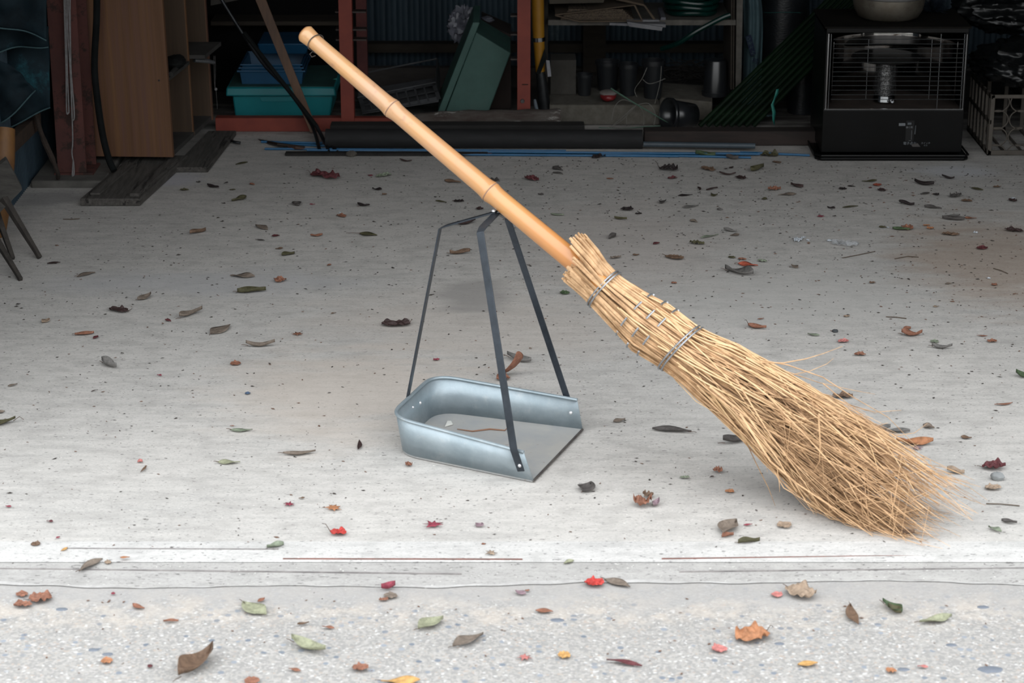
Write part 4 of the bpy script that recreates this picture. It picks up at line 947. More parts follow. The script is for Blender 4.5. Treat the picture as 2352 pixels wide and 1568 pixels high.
# twig pile behind pots
tw_ = MB(); r_ = random.Random(3)
for i in range(70):
    p0 = PY(r_.uniform(1535,1630), r_.uniform(140,195), 7.95+r_.uniform(0,.15)); p0.z = max(p0.z, .02)
    d_ = Vector((r_.uniform(-.09,.09), r_.uniform(-.03,.03), r_.uniform(-.035,.04))); q1 = p0+d_*.5+Vector((0,0,r_.uniform(-.01,.01))); q2 = p0+d_; q1.z = max(q1.z,.012); q2.z=max(q2.z,.008)
    tw_.tube([p0, q1, q2], .0014, 4)
single('brushwood', tw_, mat('dark_twigs', (.06,.055,.05), (.03,.028,.026), 30, .9), 'dark tangled heap of thin dry twigs behind the toppled pot', 'twigs', kind='stuff')

# ---- sack
SK = mat('light_blue_sack', (.20,.33,.37), (.14,.24,.28), 8, .7, bump=.3, bscale=60)
sk = thing('woven_sack', 'light blue woven plastic sack behind the green poles, printed in dark blue', 'sack', P(1735,290))
def skf(u, v):
    y = -80 + v*380; x0_ = 1703 + 6*math.sin(v*4); x1_ = 1735 + 30*v + 8*math.sin(v*6)
    p = PY(x0_+(x1_-x0_)*u, y, 7.80); return (p.x, 7.80 - .03*math.sin(math.pi*u) + .01*math.sin(u*14+v*3) , max(p.z, .002))
part('cloth', MB().grid(skf, 20, 24), SK, sk, solid=.003, smooth=70)
NAVY = mat('navy_print', (.012,.035,.12), (.01,.03,.1), 20, .6)
pn = [PY(1712,84,7.745), PY(1725,80,7.745), PY(1736,124,7.745), PY(1725,129,7.745)]
bn = part('print_patch', MB().hexa(pn, (0,.003,0)), NAVY, sk, 'dark blue printed patch', smooth=0)
for ch, (x, y) in zip('ひ米ドエ', ((1719,90),(1722,100),(1725,110),(1729,121))):
    text(ch, .016, PY(x, y, 7.742), (math.pi/2, .25, 0), SK, bn)
text('村', .022, PY(1734,140,7.742), (math.pi/2, .25, 0), NAVY, sk)
# ---- net roll
NET = mat('black_woven_net', (.020,.024,.030), (.010,.012,.015), 8, .35, spec=.5, bump=.25, bscale=90, stretch=(1,1,3))
nr = thing('net_roll', 'tall roll of glossy black woven netting standing behind the green poles', 'roll', PY(1800,290,7.85))
nr.location.z = 0
a = PY(1800,100,7.85)
mb = MB().tube([(a.x, 7.9, .002),(a.x+.004,7.9,.3),(a.x-.004,7.9,.8)], [.085,.088,.085], 32); part('netting', mb, NET, nr)
pz = PY(1800,32,7.8).z
part('teal_thread', MB().tube([(a.x+.0895*math.cos(t), 7.9+.0895*math.sin(t), pz+.004*math.sin(t*3)) for t in [2*math.pi*i/40 for i in range(40)]], .0010, 5, closed=True), mat('teal_thread', (.03,.2,.18)), nr)
a2 = PY(1845,230,7.62)
single('net_roll', MB().tube([(a2.x, 7.66, .002),(a2.x,7.66,.19)], [.048,.050], 28), NET, 'shorter glossy black net roll standing beside the heater, below the green poles', 'roll')
single('plastic_sheet', MB().grid(lambda u, v: (PY(1738+u*45,262+v*38,7.6).x, 7.60+.01*math.sin(u*8), max(.002, PY(1760,262+v*38,7.6).z)), 10, 6), SK, 'pale blue plastic sheet corner showing under the green poles', 'sheet', solid=.002)
# ---- green pole bundle
GPL = mat('dark_green_pole', (.005,.025,.007), (.002,.012,.004), 14, .6, spec=.12)
r_ = random.Random(8)
rows = [(1607+17.5*i, 1902+16*i) for i in range(8)]
base_p = None
for i, (xa, xb) in enumerate(rows):
    pa = PY(xa, 297, 7.42); pa.z = max(pa.z, .010); pb = PY(xb, 0, 7.56); d_ = (pb-pa); pb = pa + d_*1.5
    N = 60; pts = [pa.lerp(pb, k/N) for k in range(N+1)]; rs = [.0080 + (.0006 if k % 3 == 0 else 0) for k in range(N+1)]
    lab = ['uppermost','second from the top','third from the top','fourth from the top','fourth from the bottom','third from the bottom','second from the bottom','lowest'][i]
    single('garden_pole', MB().tube(pts, rs, 8), GPL, 'dark green garden pole, %s of the bundle leaning left of the heater' % lab, 'pole', 'dark green garden poles leaning beside the heater')
RIB = mat('teal_ribbon', (.06,.42,.34), (.04,.32,.27), 14, .5)
rp_ = [(1786,205,.0045),(1784,216,.0055),(1779,228,.003),(1774,240,.0045),(1778,258,.0058),(1777,275,.004),(1779,288,.001)]
mb = MB(); vs = []
for x, y, w_ in rp_:
    p = PY(x, y, 7.37); p.z = max(p.z,.004); vs += [p+Vector((-w_,0,0)), p+Vector((w_,.004,0))]
mb.add(vs, [(2*i,2*i+1,2*i+3,2*i+2) for i in range(len(rp_)-1)])
single('ribbon', mb, RIB, 'bright teal plastic ribbon hanging from the dark green poles', 'ribbon', solid=.0008)

# ============================================================ heater
BLK = mat('black_enamel', (.007,.007,.0075), (.005,.005,.005), 12, .35, spec=.18, wear_or_glint=(.06,.055,.05), wearscale=60, wear_or_glint_lo=.70, wear_or_glint_hi=.74)
BLKT = mat('dusty_black_top', (.020,.017,.014), (.010,.009,.008), 10, .85, spec=.1)
CHR = mat('chrome', (.7,.72,.74), (.5,.5,.52), 10, .15, 1.0)
MIR = mat('polished_reflector', (.60,.58,.56), (.42,.40,.39), 3, .07, 1.0, stretch=(9,9,.4))
Yh = 7.02
hx0 = PY(1893,200,Yh).x; hx1 = PY(2218,200,Yh).x; dh = .29
ztop = PY(2050,62,Yh).z; zw1 = PY(2050,76,Yh).z; zw0 = PY(2050,250,Yh).z
ht = thing('kerosene_heater', 'black kerosene heater with wire guard and polished reflector on the floor', 'heater', ((hx0+hx1)/2, Yh+dh/2, 0))
w_ = .010
mb = MB().box(hx0, hx1, Yh, Yh+dh, .02, zw0-.004)
mb.box(hx0, hx0+w_, Yh+.002, Yh+dh, zw0-.006, ztop-.004).box(hx1-w_, hx1, Yh+.002, Yh+dh, zw0-.006, ztop-.004).box(hx0, hx1, Yh+dh-.008, Yh+dh, zw0-.006, ztop-.004).box(hx0, hx1, Yh, Yh+dh, zw1, ztop-.002)
part('body', mb, BLK, ht, smooth=0, bevel=.002)
part('top_plate', MB().box(hx0-.006, hx1+.006, Yh-.006, Yh+dh+.004, ztop-.004, ztop+.002), BLKT, ht, 'dusty flat top', bevel=.001)
f0 = P(1858,352); f1 = P(1893,374); f2 = P(2219,374)
mb = MB().add([(hx0-.004,Yh-.035,.001),(hx1+.004,Yh-.035,.001),(hx1+.018,Yh-.02,.001),(hx1+.018,Yh+dh+.02,.001),(hx0-.022,Yh+dh+.02,.001),(hx0-.022,Yh-.012,.001)] +
    [(hx0-.004,Yh-.035,.012),(hx1+.004,Yh-.035,.012),(hx1+.018,Yh-.02,.012),(hx1+.018,Yh+dh+.02,.012),(hx0-.022,Yh+dh+.02,.012),(hx0-.022,Yh-.012,.012)],
    [(5,4,3,2,1,0),(6,7,8,9,10,11)]+[(i,(i+1)%6,6+(i+1)%6,6+i) for i in range(6)])
part('base_tray', mb, BLK, ht, bevel=.003)
part('base_tray_rim', MB().tube([v+Vector((0,0,.006)) for v in mb.v[6:12]], .0035, 8, closed=True), BLK, ht)
part('cavity_floor', MB().box(hx0+w_, hx1-w_, Yh+.004, Yh+dh-.01, zw0-.006, zw0), mat('dusty_brown_metal', (.10,.075,.062), (.06,.046,.04), 14, .7, .2), ht, 'dusty brown floor inside the opening')
cxm = (hx0+hx1)/2
def refl(u, v):
    a_ = math.pi*(1.03 - 1.06*u); return (cxm + .196*math.cos(a_), Yh+.045+.205*math.sin(a_), zw0+.012+(zw1-zw0-.014)*v)
part('reflector', MB().grid(refl, 40, 4), MIR, ht, 'curved polished metal reflector', smooth=80, solid=.001)
bx = PY(2032,200,Yh+.10).x; by = Yh+.10; zz0 = zw0+.002
bm = mat('perforated_steel', (.75,.75,.76), (.16,.16,.16), 260, .3, .9, lo=.48, hi=.52)
bn_ = part('burner', MB().lathe((bx,by,zz0), [(.034,0),(.037,.004),(.034,.022),(.032,.024)], 28), CHR, ht, 'bright burner ring')
part('mantle', MB().lathe((bx,by,zz0), [(.031,.022),(.031,.138)], 28), bm, bn_)
part('mantle_cap', MB().lathe((bx,by,zz0), [(.030,.136),(.105,.140),(.112,.144),(.108,.148),(0,.150)], 32), mat('scorched_metal', (.045,.042,.04), (.02,.02,.02), 14, .5, .6), bn_)
GL = bpy.data.materials.new('clear_glass'); GL.use_nodes = True; b_ = GL.node_tree.nodes['Principled BSDF']
b_.inputs['Roughness'].default_value = .04; b_.inputs['Base Color'].default_value = (.05,.05,.05,1); b_.inputs['Alpha'].default_value = .12; b_.inputs['Specular IOR Level'].default_value = 1
part('glass_chimney', MB().tube([(bx,by,zz0+.026),(bx,by,zz0+.134)], .0365, 28, cap=False), GL, bn_, solid=.001)
p = PY(2049,233,Yh+.05)
part('igniter', MB().lathe((p.x,Yh+.055,p.z+.002), [(.0055,-.012),(.0055,0),(.003,.0)], 16, axis='y'), CHR, ht)
# frame + guard
fr = MB(); fr.bar((hx0+.007,Yh-.001,zw0-.002),(hx0+.007,Yh-.001,zw1-.002),.003,.004).bar((hx0+.003,Yh-.001,zw0-.001),(hx1-.004,Yh-.001,zw0-.001),.004,.003,side=(0,0,1)).bar((hx1-.006,Yh-.001,zw0),(hx1-.006,Yh-.001,zw1-.004),.0016,.002)
part('window_frame', fr, CHR, ht, 'thin bright frame around the opening')
gd = MB()
def gx(px): return PY(px, 160, Yh-.004).x
zg1 = PY(2050,90,Yh-.004).z; zg0 = PY(2050,228,Yh-.004).z
for k in range(14):
    z_ = zg0+(zg1-zg0)*k/13
    gd.tube([(gx(1911),Yh-.005,z_),(hx1-.010,Yh-.005,z_)], .0011, 5)
for px in (1992, 2137):
    gd.tube([(gx(px),Yh-.0035,zg0),(gx(px),Yh-.0035,zg1)], .0008, 5)
for px in (1906, 2157, 2211):
    gd.tube([(gx(px),Yh-.0035,zw0+.001),(gx(px),Yh-.0035,zw1-.002)], .0010, 5)
part('wire_guard', gd, mat('guard_wire', (.45,.48,.50), (.35,.37,.39), 10, .25, .9), ht, 'bright horizontal wire guard')
WPR = mat('white_print', (.32,.34,.36), (.25,.27,.29), 40, .7)
def hp(px, py, dy=-.0012): return PY(px, py, Yh+dy)
cp = part('control_panel', MB().box(hp(2098,0).x, hp(2117,0).x, Yh-.001, Yh+.004, hp(0,324).z, hp(0,277).z), mat('panel_black', (.006,.006,.006)), ht)
part('lever', MB().box(hp(2100,0).x, hp(2109,0).x, Yh-.010, Yh, hp(0,285).z, hp(0,280).z).bar(hp(2103,288,-.004), hp(2101,308,-.004), .004, .003), mat('lever_metal', (.22,.24,.26), (.1,.11,.12), 40, .4, .5), ht)
lp_ = part('label_plate', MB().box(hp(2081,0).x, hp(2096,0).x, Yh-.0012, Yh, hp(0,289).z, hp(0,283).z), WPR, ht)
text('しん上下', .0062, hp(2088.5,286,-.0016), (math.pi/2,0,0), mat('black_print',(.01,.01,.01)), lp_)
text('強く燃', .0075, hp(2088.5,292.5), (math.pi/2,0,0), WPR, ht)
part('scale_line', MB().bar(hp(2094,299), hp(2093,320), .0022, .0008), WPR, ht); part('scale_line', MB().bar(hp(2087,323), hp(2093,323), .0016, .0008), WPR, ht)
text('電子点火', .0105, hp(2089.5,329.5), (math.pi/2,0,0), WPR, ht); text('スイッチ', .0075, hp(2126,329), (math.pi/2,0,0), WPR, ht); text('点 火', .0050, hp(2126,334), (math.pi/2,0,0), WPR, ht)
part('switch_tab', MB().hexa([hp(2093,332,-.003), hp(2108,329,-.003), hp(2114,337,-.003), hp(2096,337,-.003)], (0,.003,0)), mat('dull_tab', (.12,.11,.105)), ht, smooth=0)
# bowl on top
ALU = mat('dull_aluminium', (.34,.31,.26), (.22,.19,.15), 14, .45, .65, wear_or_glint=(.12,.095,.07), wearscale=9, wear_or_glint_lo=.55, wear_or_glint_hi=.75)
bc_ = PY(2040,50,Yh+.13); R_ = .114; hb = .10
bw = thing('metal_bowl', 'dull round aluminium bowl standing on top of the black heater', 'bowl', (bc_.x, Yh+.14, ztop+.002))
part('bowl_body', MB().lathe((bc_.x,Yh+.14,ztop+.0025), [(0,0),(R_*.68,0),(R_*.84,.008),(R_*.95,.03),(R_,.055),(R_,hb*.74),(R_*.985,hb*.74),(R_*.98,.055),(R_*.92,.03),(R_*.66,.004),(0,.004)], 40), ALU, bw, smooth=60)
part('bowl_rim', MB().lathe((bc_.x,Yh+.14,ztop+.0025), [(R_,.070),(R_*1.03,.072),(R_*1.05,.078),(R_*1.05,.095),(R_*1.0,.095),(R_*.99,.07)], 40), mat('bright_aluminium', (.5,.5,.5), (.38,.38,.38), 12, .35, .8), bw)
# ---- black bags, brush, crate
PB = mat('black_plastic_bag', (.010,.012,.013), (.006,.007,.008), 12, .36, spec=.45, bump=.8, bscale=11)
def bag(c, r, seed, lab, amp=.28):
    mb = MB(); mb.blob(c, r, 44, amp, 2.3, seed, True); single('rubbish_bag', mb, PB, lab, 'bag', 'black plastic bags beside the heater', smooth=80)
cr0 = PY(2290,300,6.98)
ccx = cr0.x+.13
zc1 = PY(2300,212,7.1).z
b_1 = PY(2352,146,7.22); bag((b_1.x+.008, 7.24, b_1.z), (.165,.155,.066), 3, 'glossy black plastic bag lying on the pale milk crate')
b_1 = PY(2326,26,7.42); bag((b_1.x, 7.46, b_1.z), (.18,.12,.070), 9, 'black plastic bag on top of the pile, at the top right edge')
bag((ccx+.26, 7.75, .12), (.18,.14,.13), 5, 'black plastic bag on the floor behind the milk crate')
r_ = random.Random(4); mb = MB()
for i in range(420):
    a_ = r_.random()*6.28; b2_ = r_.random()*1.5; d_ = Vector((math.cos(a_)*math.cos(b2_), math.sin(a_)*math.cos(b2_), math.sin(b2_)))
    c_ = Vector((PY(2138,25,7.26).x, 7.24, ztop+.008)); mb.tube([c_+d_*.008, c_+d_*.03+Vector((0,0,.004)), c_+d_*r_.uniform(.035,.06)], [.0009,.0008,.0004], 3)
for v in mb.v: v.z = max(v.z, ztop+.003)
single('scouring_brush', mb, mat('dark_blue_bristle', (.03,.045,.065), (.015,.02,.03), 20, .35), 'tuft of dark blue-black bristles beside the bowl on the heater', 'brush')
CRT = mat('beige_crate_plastic', (.155,.135,.112), (.11,.095,.08), 14, .7)
kx0 = PY(2276,350,7.0).x; kx1 = kx0+.36; ky = P(2300,358).y; kz = PY(2290,218,ky).z; kd = .34
mc = thing('milk_crate', 'beige plastic milk crate with ring lattice sides, under the black bags', 'crate', ((kx0+kx1)/2, ky+kd/2, 0))
mb = MB(); t_=.014
mb.box(kx0,kx0+t_,ky,ky+.008,.002,kz).box(kx1-t_,kx1,ky,ky+.008,.002,kz).box(kx0,kx1,ky,ky+.008,.002,.018).box(kx0,kx1,ky,ky+.008,kz-.012,kz)
part('front_frame', mb, CRT, mc, bevel=.002)
mb = MB(); rr_ = .030
cxs = [kx0+.026, kx0+.098, kx0+.170, kx0+.242, kx0+.314]
for ix, cx_ in enumerate(cxs):
    for iz in range(4):
        cz = .006 + iz*.056
        off = .0 if ix % 2 else 0
        pts = []
        for k in range(33):
            a_ = 2*math.pi*k/32; x_ = cx_+(.034)*math.cos(a_); z_ = cz + .030*math.sin(a_)
            if kx0+.008 < x_ < kx1-.008 and .012 < z_ < kz-.008: pts.append(Vector((x_, ky+.004, z_)))
            else:
                if len(pts) > 1: mb.tube(pts, .0022, 5)
                pts = []
        if len(pts) > 1: mb.tube(pts, .0022, 5)
    if ix: mb.tube([(cxs[ix-1]+.034,ky+.004,.062),(cx_-.034,ky+.004,.062)], .0022, 5)
part('ring_lattice', mb, CRT, mc)
mb = MB()
for k in range(6):
    y_ = ky+.02+k*.055; mb.box(kx0,kx0+.006,y_,y_+.016,.002,kz)
mb.box(kx0,kx0+.006,ky,ky+kd,.002,.02).box(kx0,kx0+.006,ky,ky+kd,kz*.52,kz*.52+.014).box(kx0,kx0+.006,ky,ky+kd,kz-.014,kz)
part('slatted_side', mb, CRT, mc, smooth=0)
mb = MB().box(kx1-.006,kx1,ky,ky+kd,.002,kz)
for k in range(7): x_ = kx0+k*(kx1-kx0-.012)/6; mb.box(x_,x_+.012,ky+kd-.006,ky+kd,.002,kz).box(x_,x_+.008,ky,ky+kd,.002,.006)
mb.box(kx0,kx1,ky+kd-.006,ky+kd,.002,.014)
part('back_and_bottom', mb, CRT, mc, smooth=0)
DIM = 0.85
# ============================================================ fallen leaves
LC = {'dk': ((.055,.032,.030),'dark brown'), 'blk': ((.028,.020,.020),'blackish'), 'dgrey': ((.10,.09,.085),'dark grey'), 'grey': ((.19,.18,.17),'grey'), 'olive': ((.095,.088,.045),'olive'),
 'green': ((.08,.12,.06),'dark green'), 'pgreen': ((.36,.37,.25),'pale green'), 'rust': ((.31,.14,.09),'rust-brown'), 'orange': ((.48,.22,.11),'orange'),
 'red': ((.55,.06,.05),'bright red'), 'oren': ((.48,.11,.065),'orange-red'), 'crim': ((.33,.06,.09),'crimson'), 'tan': ((.40,.30,.22),'tan'), 'brown': ((.19,.12,.08),'brown'),
 'gb': ((.23,.185,.15),'grey-brown'), 'maroon': ((.14,.04,.045),'maroon'), 'yel': ((.62,.36,.13),'yellow-orange'), 'pink': ((.58,.22,.20),'pinkish'),
 'blue': ((.10,.15,.24),'blue'), 'gg': ((.26,.30,.22),'grey-green'), 'mauve': ((.33,.23,.26),'mauve')}
def leafmat(c):
    k = LC[c][0]; return mat('leaf_'+LC[c][1].replace(' ','_').replace('-','_'), k, tuple(x*.62 for x in k), 90, .65, bump=.4, bscale=160, spec=.3, lo=.38, hi=.62)
LM = {'dustpan': P(1130,1020), 'broom tips': P(2010,1170), 'kerosene heater': P(2050,380), 'bookcase boards': P(300,440), 'wooden stool': P(60,625), 'milk crate': P(2310,360), 'iron rods': P(765,355), 'broom head': P(1560,960)}
rl = random.Random(21)
def lance(a, b, wr, curl, lift=0.0):
    L_ = (b-a).length; d = (b-a).normalized(); s_ = Vector((-d.y, d.x, 0)); mb = MB(); nu, nv = 12, 4; bend = rl.uniform(-.10,.10)*L_; ph = rl.random()*6; tws = rl.uniform(-.9,.9)
    W_ = wr*L_/2
    def fn(u, v):
        w = W_*(max(.03, math.sin(math.pi*u))**1.05)*(1.12-.25*u); t = (v-.5)*2
        z = W_*curl*(t*t) + L_*.05*math.sin(u*5+ph)*curl + lift*L_*(2*u-1)**2
        return a + d*(u*L_) + s_*(t*w*(1-.25*curl) + bend*math.sin(math.pi*u)) + Vector((0,0,z + w*t*tws*(u-.5)*2))
    return mb.grid(fn, nu, nv)
def star(a, b, curl, lobes=7):
    c = (a+b)/2; R_ = (b-a).length/2; mb = MB(); rot = rl.random()*6; n_ = lobes*2; vs = [c+Vector((0,0,.3*R_*curl))]
    for ring, fr in ((1,.45),(2,1.0)):
        for k in range(n_):
            a_ = rot + 2*math.pi*k/n_; r = R_*(1.0 if k % 2 == 0 else .42)*(rl.uniform(.8,1.1) if k % 2 == 0 else 1)
            if ring == 1: r = R_*.34
            z = R_*curl*rl.uniform(0,.7) if ring == 2 else R_*curl*.25
            vs.append(c+Vector((math.cos(a_)*r, math.sin(a_)*r, z)))
    f = [(0, 1+k, 1+(k+1)%n_) for k in range(n_)] + [(1+k, 1+n_+k, 1+n_+(k+1)%n_, 1+(k+1)%n_) for k in range(n_)]
    return mb.add(vs, f)
def crumple(a, b, wr, h):
    c = (a+b)/2; L_ = (b-a).length; d = (b-a).normalized(); s_ = Vector((-d.y, d.x, 0)); sd = rl.random()*50; nu, nv = 14, 9
    def fn(u, v):
        u_, v_ = u*2-1, v*2-1
        edge = 1-.35*abs(noise.noise(Vector((u_*3+sd, v_*3, 2))))
        x = u_*math.sqrt(max(0,1-.45*v_*v_))*L_/2*edge; y = v_*math.sqrt(max(0,1-.45*u_*u_))*L_*wr/2*edge
        q = Vector((u_*1.8+sd, v_*1.8, 0)); z = L_*h*(abs(noise.noise(q))*1.7 + .45*abs(noise.noise(q*2.4)) + .25*v_*v_)
        return c + d*x + s_*y*(1-.4*h) + Vector((0,0,z))
    return MB().grid(fn, nu, nv)
SHN = {'l': 'narrow', 'o': 'oval', 'm': 'star-shaped maple', 'c': 'crumpled', 'a': 'curled', 't': 'thin'}
leaves = []
def leaf(x0, y0, x1, y1, c, k='l', w=.3, h=None, stem=None, lab=None):
    leaves.append((x0, y0, x1, y1, c, k, w, h, stem, lab))
DATA = """
108 605 139 603 dk l .30|177 636 219 626 gb l .3|37 699 47 697 dgrey o .5|96 741 112 733 tan o .6|288 684 292 682 dgrey l .5|379 735 393 738 maroon o .5|412 733 465 716 gb a .22
214 778 225 772 maroon o .5|234 834 268 846 grey a .35|18 887 40 882 gb o .3|361 861 371 863 crim o .5|209 899 225 895 dk t .12|-12 950 11 945 gb l .4|565 795 632 794 gb a .17|277 811 285 811 dgrey l .4
369 823 377 822 dgrey l .3|563 905 575 902 blue c .6|541 378 569 373 olive l .3|845 404 858 402 crim m .5|862 407 900 402 gg c .35|918 368 946 372 dk a .15|450 418 461 418 dgrey o .6|412 437 435 437 olive c .35
476 427 503 434 blk a .2|514 421 524 418 blk t .2|527 436 541 436 olive l .4|574 422 585 425 rust o .5|532 462 566 454 olive l .38|509 466 518 467 blk l .4|855 434 877 436 blk o .5|877 447 889 446 brown c .5
821 470 849 474 blk a .25|675 467 687 473 dgrey o .8|711 469 724 469 crim l .3|776 493 793 499 rust c .5|587 519 615 528 gb o .42|436 540 473 531 brown a .25|624 543 642 540 maroon c .5|586 550 608 552 dgrey l .22
713 543 741 541 rust a .25|632 572 650 570 brown l .35|751 610 761 607 rust o .5|631 648 656 641 rust c .62|1021 416 1058 421 brown l .3|1123 419 1141 412 dgrey c .6|1269 385 1293 392 dgrey l .4
1270 397 1292 400 dgrey a .25|1360 365 1390 358 blk c .35|1393 410 1409 411 rust l .35|1000 461 1025 464 olive l .25|1040 463 1067 462 blk c .42|1095 482 1109 478 dk c .6|1051 518 1092 510 dk a .28
1265 492 1295 495 gg l .3|1033 584 1080 583 brown a .25|1411 502 1440 506 olive a .22|1398 549 1415 543 dgrey a .4|1453 586 1468 585 brown o .5|1401 594 1427 590 gb c .35|1291 676 1303 670 green c .8
1096 351 1130 353 rust c .5|1235 446 1249 447 dgrey c .4|1458 491 1475 490 blk c .4|1533 411 1556 408 maroon c .45|1612 385 1640 394 brown c .4|1668 364 1696 367 dgrey a .4|1597 358 1643 361 green a .3
1724 396 1754 388 olive a .4|1652 400 1690 402 dk a .14|1690 405 1712 412 dk c .45|1774 371 1795 375 brown c .4|1602 430 1607 438 dk t .15|1622 437 1648 433 dk a .15|1557 450 1591 447 blk l .25
1633 450 1648 448 olive o .95|1515 468 1530 462 dgrey o .5|1567 477 1604 473 grey l .28|1648 482 1659 480 grey c .8|1763 438 1794 434 rust c .35|1787 449 1829 446 gb l .28|1816 427 1845 431 dk a .3
1750 458 1762 457 olive o .85|1675 387 1684 383 dk t .3|1585 506 1602 511 gb o .45|1662 529 1692 533 grey a .3|1677 541 1698 538 gb l .5|1610 548 1650 539 gg t .12|1583 557 1618 562 olive c .4|1500 561 1515 558 maroon o .6
1527 588 1570 597 brown c .4|1672 590 1690 592 olive c .5|1694 594 1715 596 rust c .45|1740 598 1762 601 gg c .5|1818 610 1833 616 gb o .6|1541 650 1555 650 rust c .4|1876 497 1895 497 crim m .6
1980 417 2014 415 olive l .25|1947 427 1962 428 blk o .45|1926 434 1946 434 blk c .5|1995 431 2003 431 maroon c .6|2010 428 2020 422 oren c .5|2015 435 2034 439 dk c .5|2100 420 2145 428 blk a .25|2163 408 2192 412 blk a .2
2231 432 2258 437 olive o .4|2114 446 2135 443 dgrey o .4|2143 446 2157 448 blk c .6|2182 454 2207 448 dgrey c .4|2280 430 2300 429 brown c .35|2207 461 2234 462 brown c .5|2065 468 2100 473 blk a .25|2123 475 2163 481 dgrey l .28
1935 477 1971 474 olive l .2|1900 477 1918 480 blk a .3|2168 497 2205 494 grey l .2|2164 502 2215 506 dgrey a .2|2215 500 2243 502 rust l .3|2019 521 2036 523 olive o .5|2050 526 2090 530 green a .25|2075 520 2092 530 rust c .5
2128 525 2146 524 orange c .6|2120 518 2136 517 orange c .4|2161 537 2205 540 brown c .3|2305 528 2352 533 dk c .25|2316 459 2335 464 dk c .5|2245 573 2267 567 maroon c .5|2277 654 2291 654 rust c .7|2171 652 2185 651 gb o .5
1855 767 1882 771 gg l .35|1923 785 1950 783 pink c .5|2075 757 2092 755 rust a .5|2136 784 2157 785 gg c .7|2140 797 2187 800 grey a .22|1960 815 1990 815 rust c .35|2266 784 2291 783 rust c .5|2243 770 2268 771 rust l .2
1911 912 1962 912 brown c .35|1937 726 1952 726 tan c .5|2143 704 2157 703 tan l .4|2333 860 2365 869 green a .4|2284 930 2326 925 rust t .12|2120 978 2146 985 gb o .6|2005 990 2045 985 grey a .35|2040 992 2090 993 grey a .3
2093 1030 2120 1028 mauve m .5|1660 1020 1730 1008 dgrey a .25|2207 1004 2232 1006 brown o .55|2175 1082 2215 1088 tan a .35|1409 969 1436 964 gb o .5|1664 1128 1687 1129 orange c .55|1338 1132 1357 1113 dgrey o .7
1501 1165 1514 1153 mauve a .4|1662 1230 1692 1200 gb o .5|1658 1234 1685 1229 rust a .4|1695 1249 1745 1242 olive a .25|1708 1206 1728 1204 crim t .25|1783 1205 1820 1208 tan c .7|1295 1295 1318 1288 pgreen l .4
1560 1097 1585 1098 gg c .3|649 1160 679 1156 crim m .5|970 1208 1020 1203 crim m .6|1094 1210 1107 1203 mauve o .9|613 1258 652 1252 gg a .4|1106 1250 1116 1249 rust o .7|1117 1274 1139 1266 tan m .7
884 1372 911 1364 gb c .9|876 1355 908 1348 crim a .5|870 1378 893 1376 rust c .4|1184 1358 1208 1365 mauve o .6|1205 1357 1217 1355 rust c .4|650 1043 725 1038 gb l .2|822 1034 825 1012 dk t .12|499 1063 552 1062 pgreen l .28
528 988 580 987 gg l .26|528 978 538 978 rust l .3|13 1162 26 1164 crim o .5|107 1197 122 1198 maroon o .5|129 1236 138 1232 crim o .5|70 1250 94 1250 brown c .7|240 1293 256 1290 tan c 1|276 1281 298 1280 orange l .35
323 1084 336 1070 brown t .12|316 1062 327 1058 pink o .9|140 1265 155 1258 yel t .3|40 1370 62 1360 rust c .8|30 1390 75 1390 rust c .45|558 1385 612 1413 pgreen o .5|592 1382 608 1374 rust o .5|305 1388 332 1398 rust t .3
375 1428 410 1427 rust a .25|231 1517 258 1520 orange c .75|338 1530 351 1530 maroon c .8|670 1475 748 1500 pgreen a .3|683 1437 710 1431 brown a .25|663 1536 690 1541 rust l .35|560 1565 597 1562 rust c .7|740 1440 768 1443 rust l .3
255 1363 265 1363 crim c .8|960 1447 1018 1422 pgreen o .5|1040 1487 1110 1457 gb l .3|1230 1402 1270 1405 rust o .45|1188 1513 1223 1507 pink m .7|1281 1504 1311 1508 yel c .7|807 1537 848 1533 rust c .6|1393 1517 1475 1530 maroon t .15
1640 1497 1665 1485 pink c .7|1832 1527 1878 1523 yel l .4|2033 1541 2060 1540 orange c .6|2112 1431 2186 1417 pgreen l .28|1953 1393 1972 1437 brown l .22|1808 1350 1870 1378 tan c .5|1773 1362 1796 1370 pink c .7|875 1566 965 1564 yel l .3
2270 1210 2300 1222 gg l .35|2300 1196 2336 1202 dgrey a .3|2045 1222 2100 1230 brown a .25|994 827 1010 826 crim c .4|2039 1398 2070 1411 olive a .5|2107 1530 2132 1532 pink t .3|2260 1122 2300 1120 tan c .5|1165 820 1220 833 grey a .3
1500 748 1511 752 dgrey o .4|1215 800 1222 800 brown o .5|686 1145 700 1143 brown t .3|1630 1096 1640 1094 dk t .3|1775 1010 1800 1008 dk c .3|1740 733 1755 731 rust t .2|760 720 772 718 brown t .2|1995 650 2012 649 brown c .4
"""
for row in DATA.strip().split('\n'):
    for it in row.split('|'):
        v = it.split(); leaf(*map(float, v[:4]), v[4], v[5], float(v[6]))
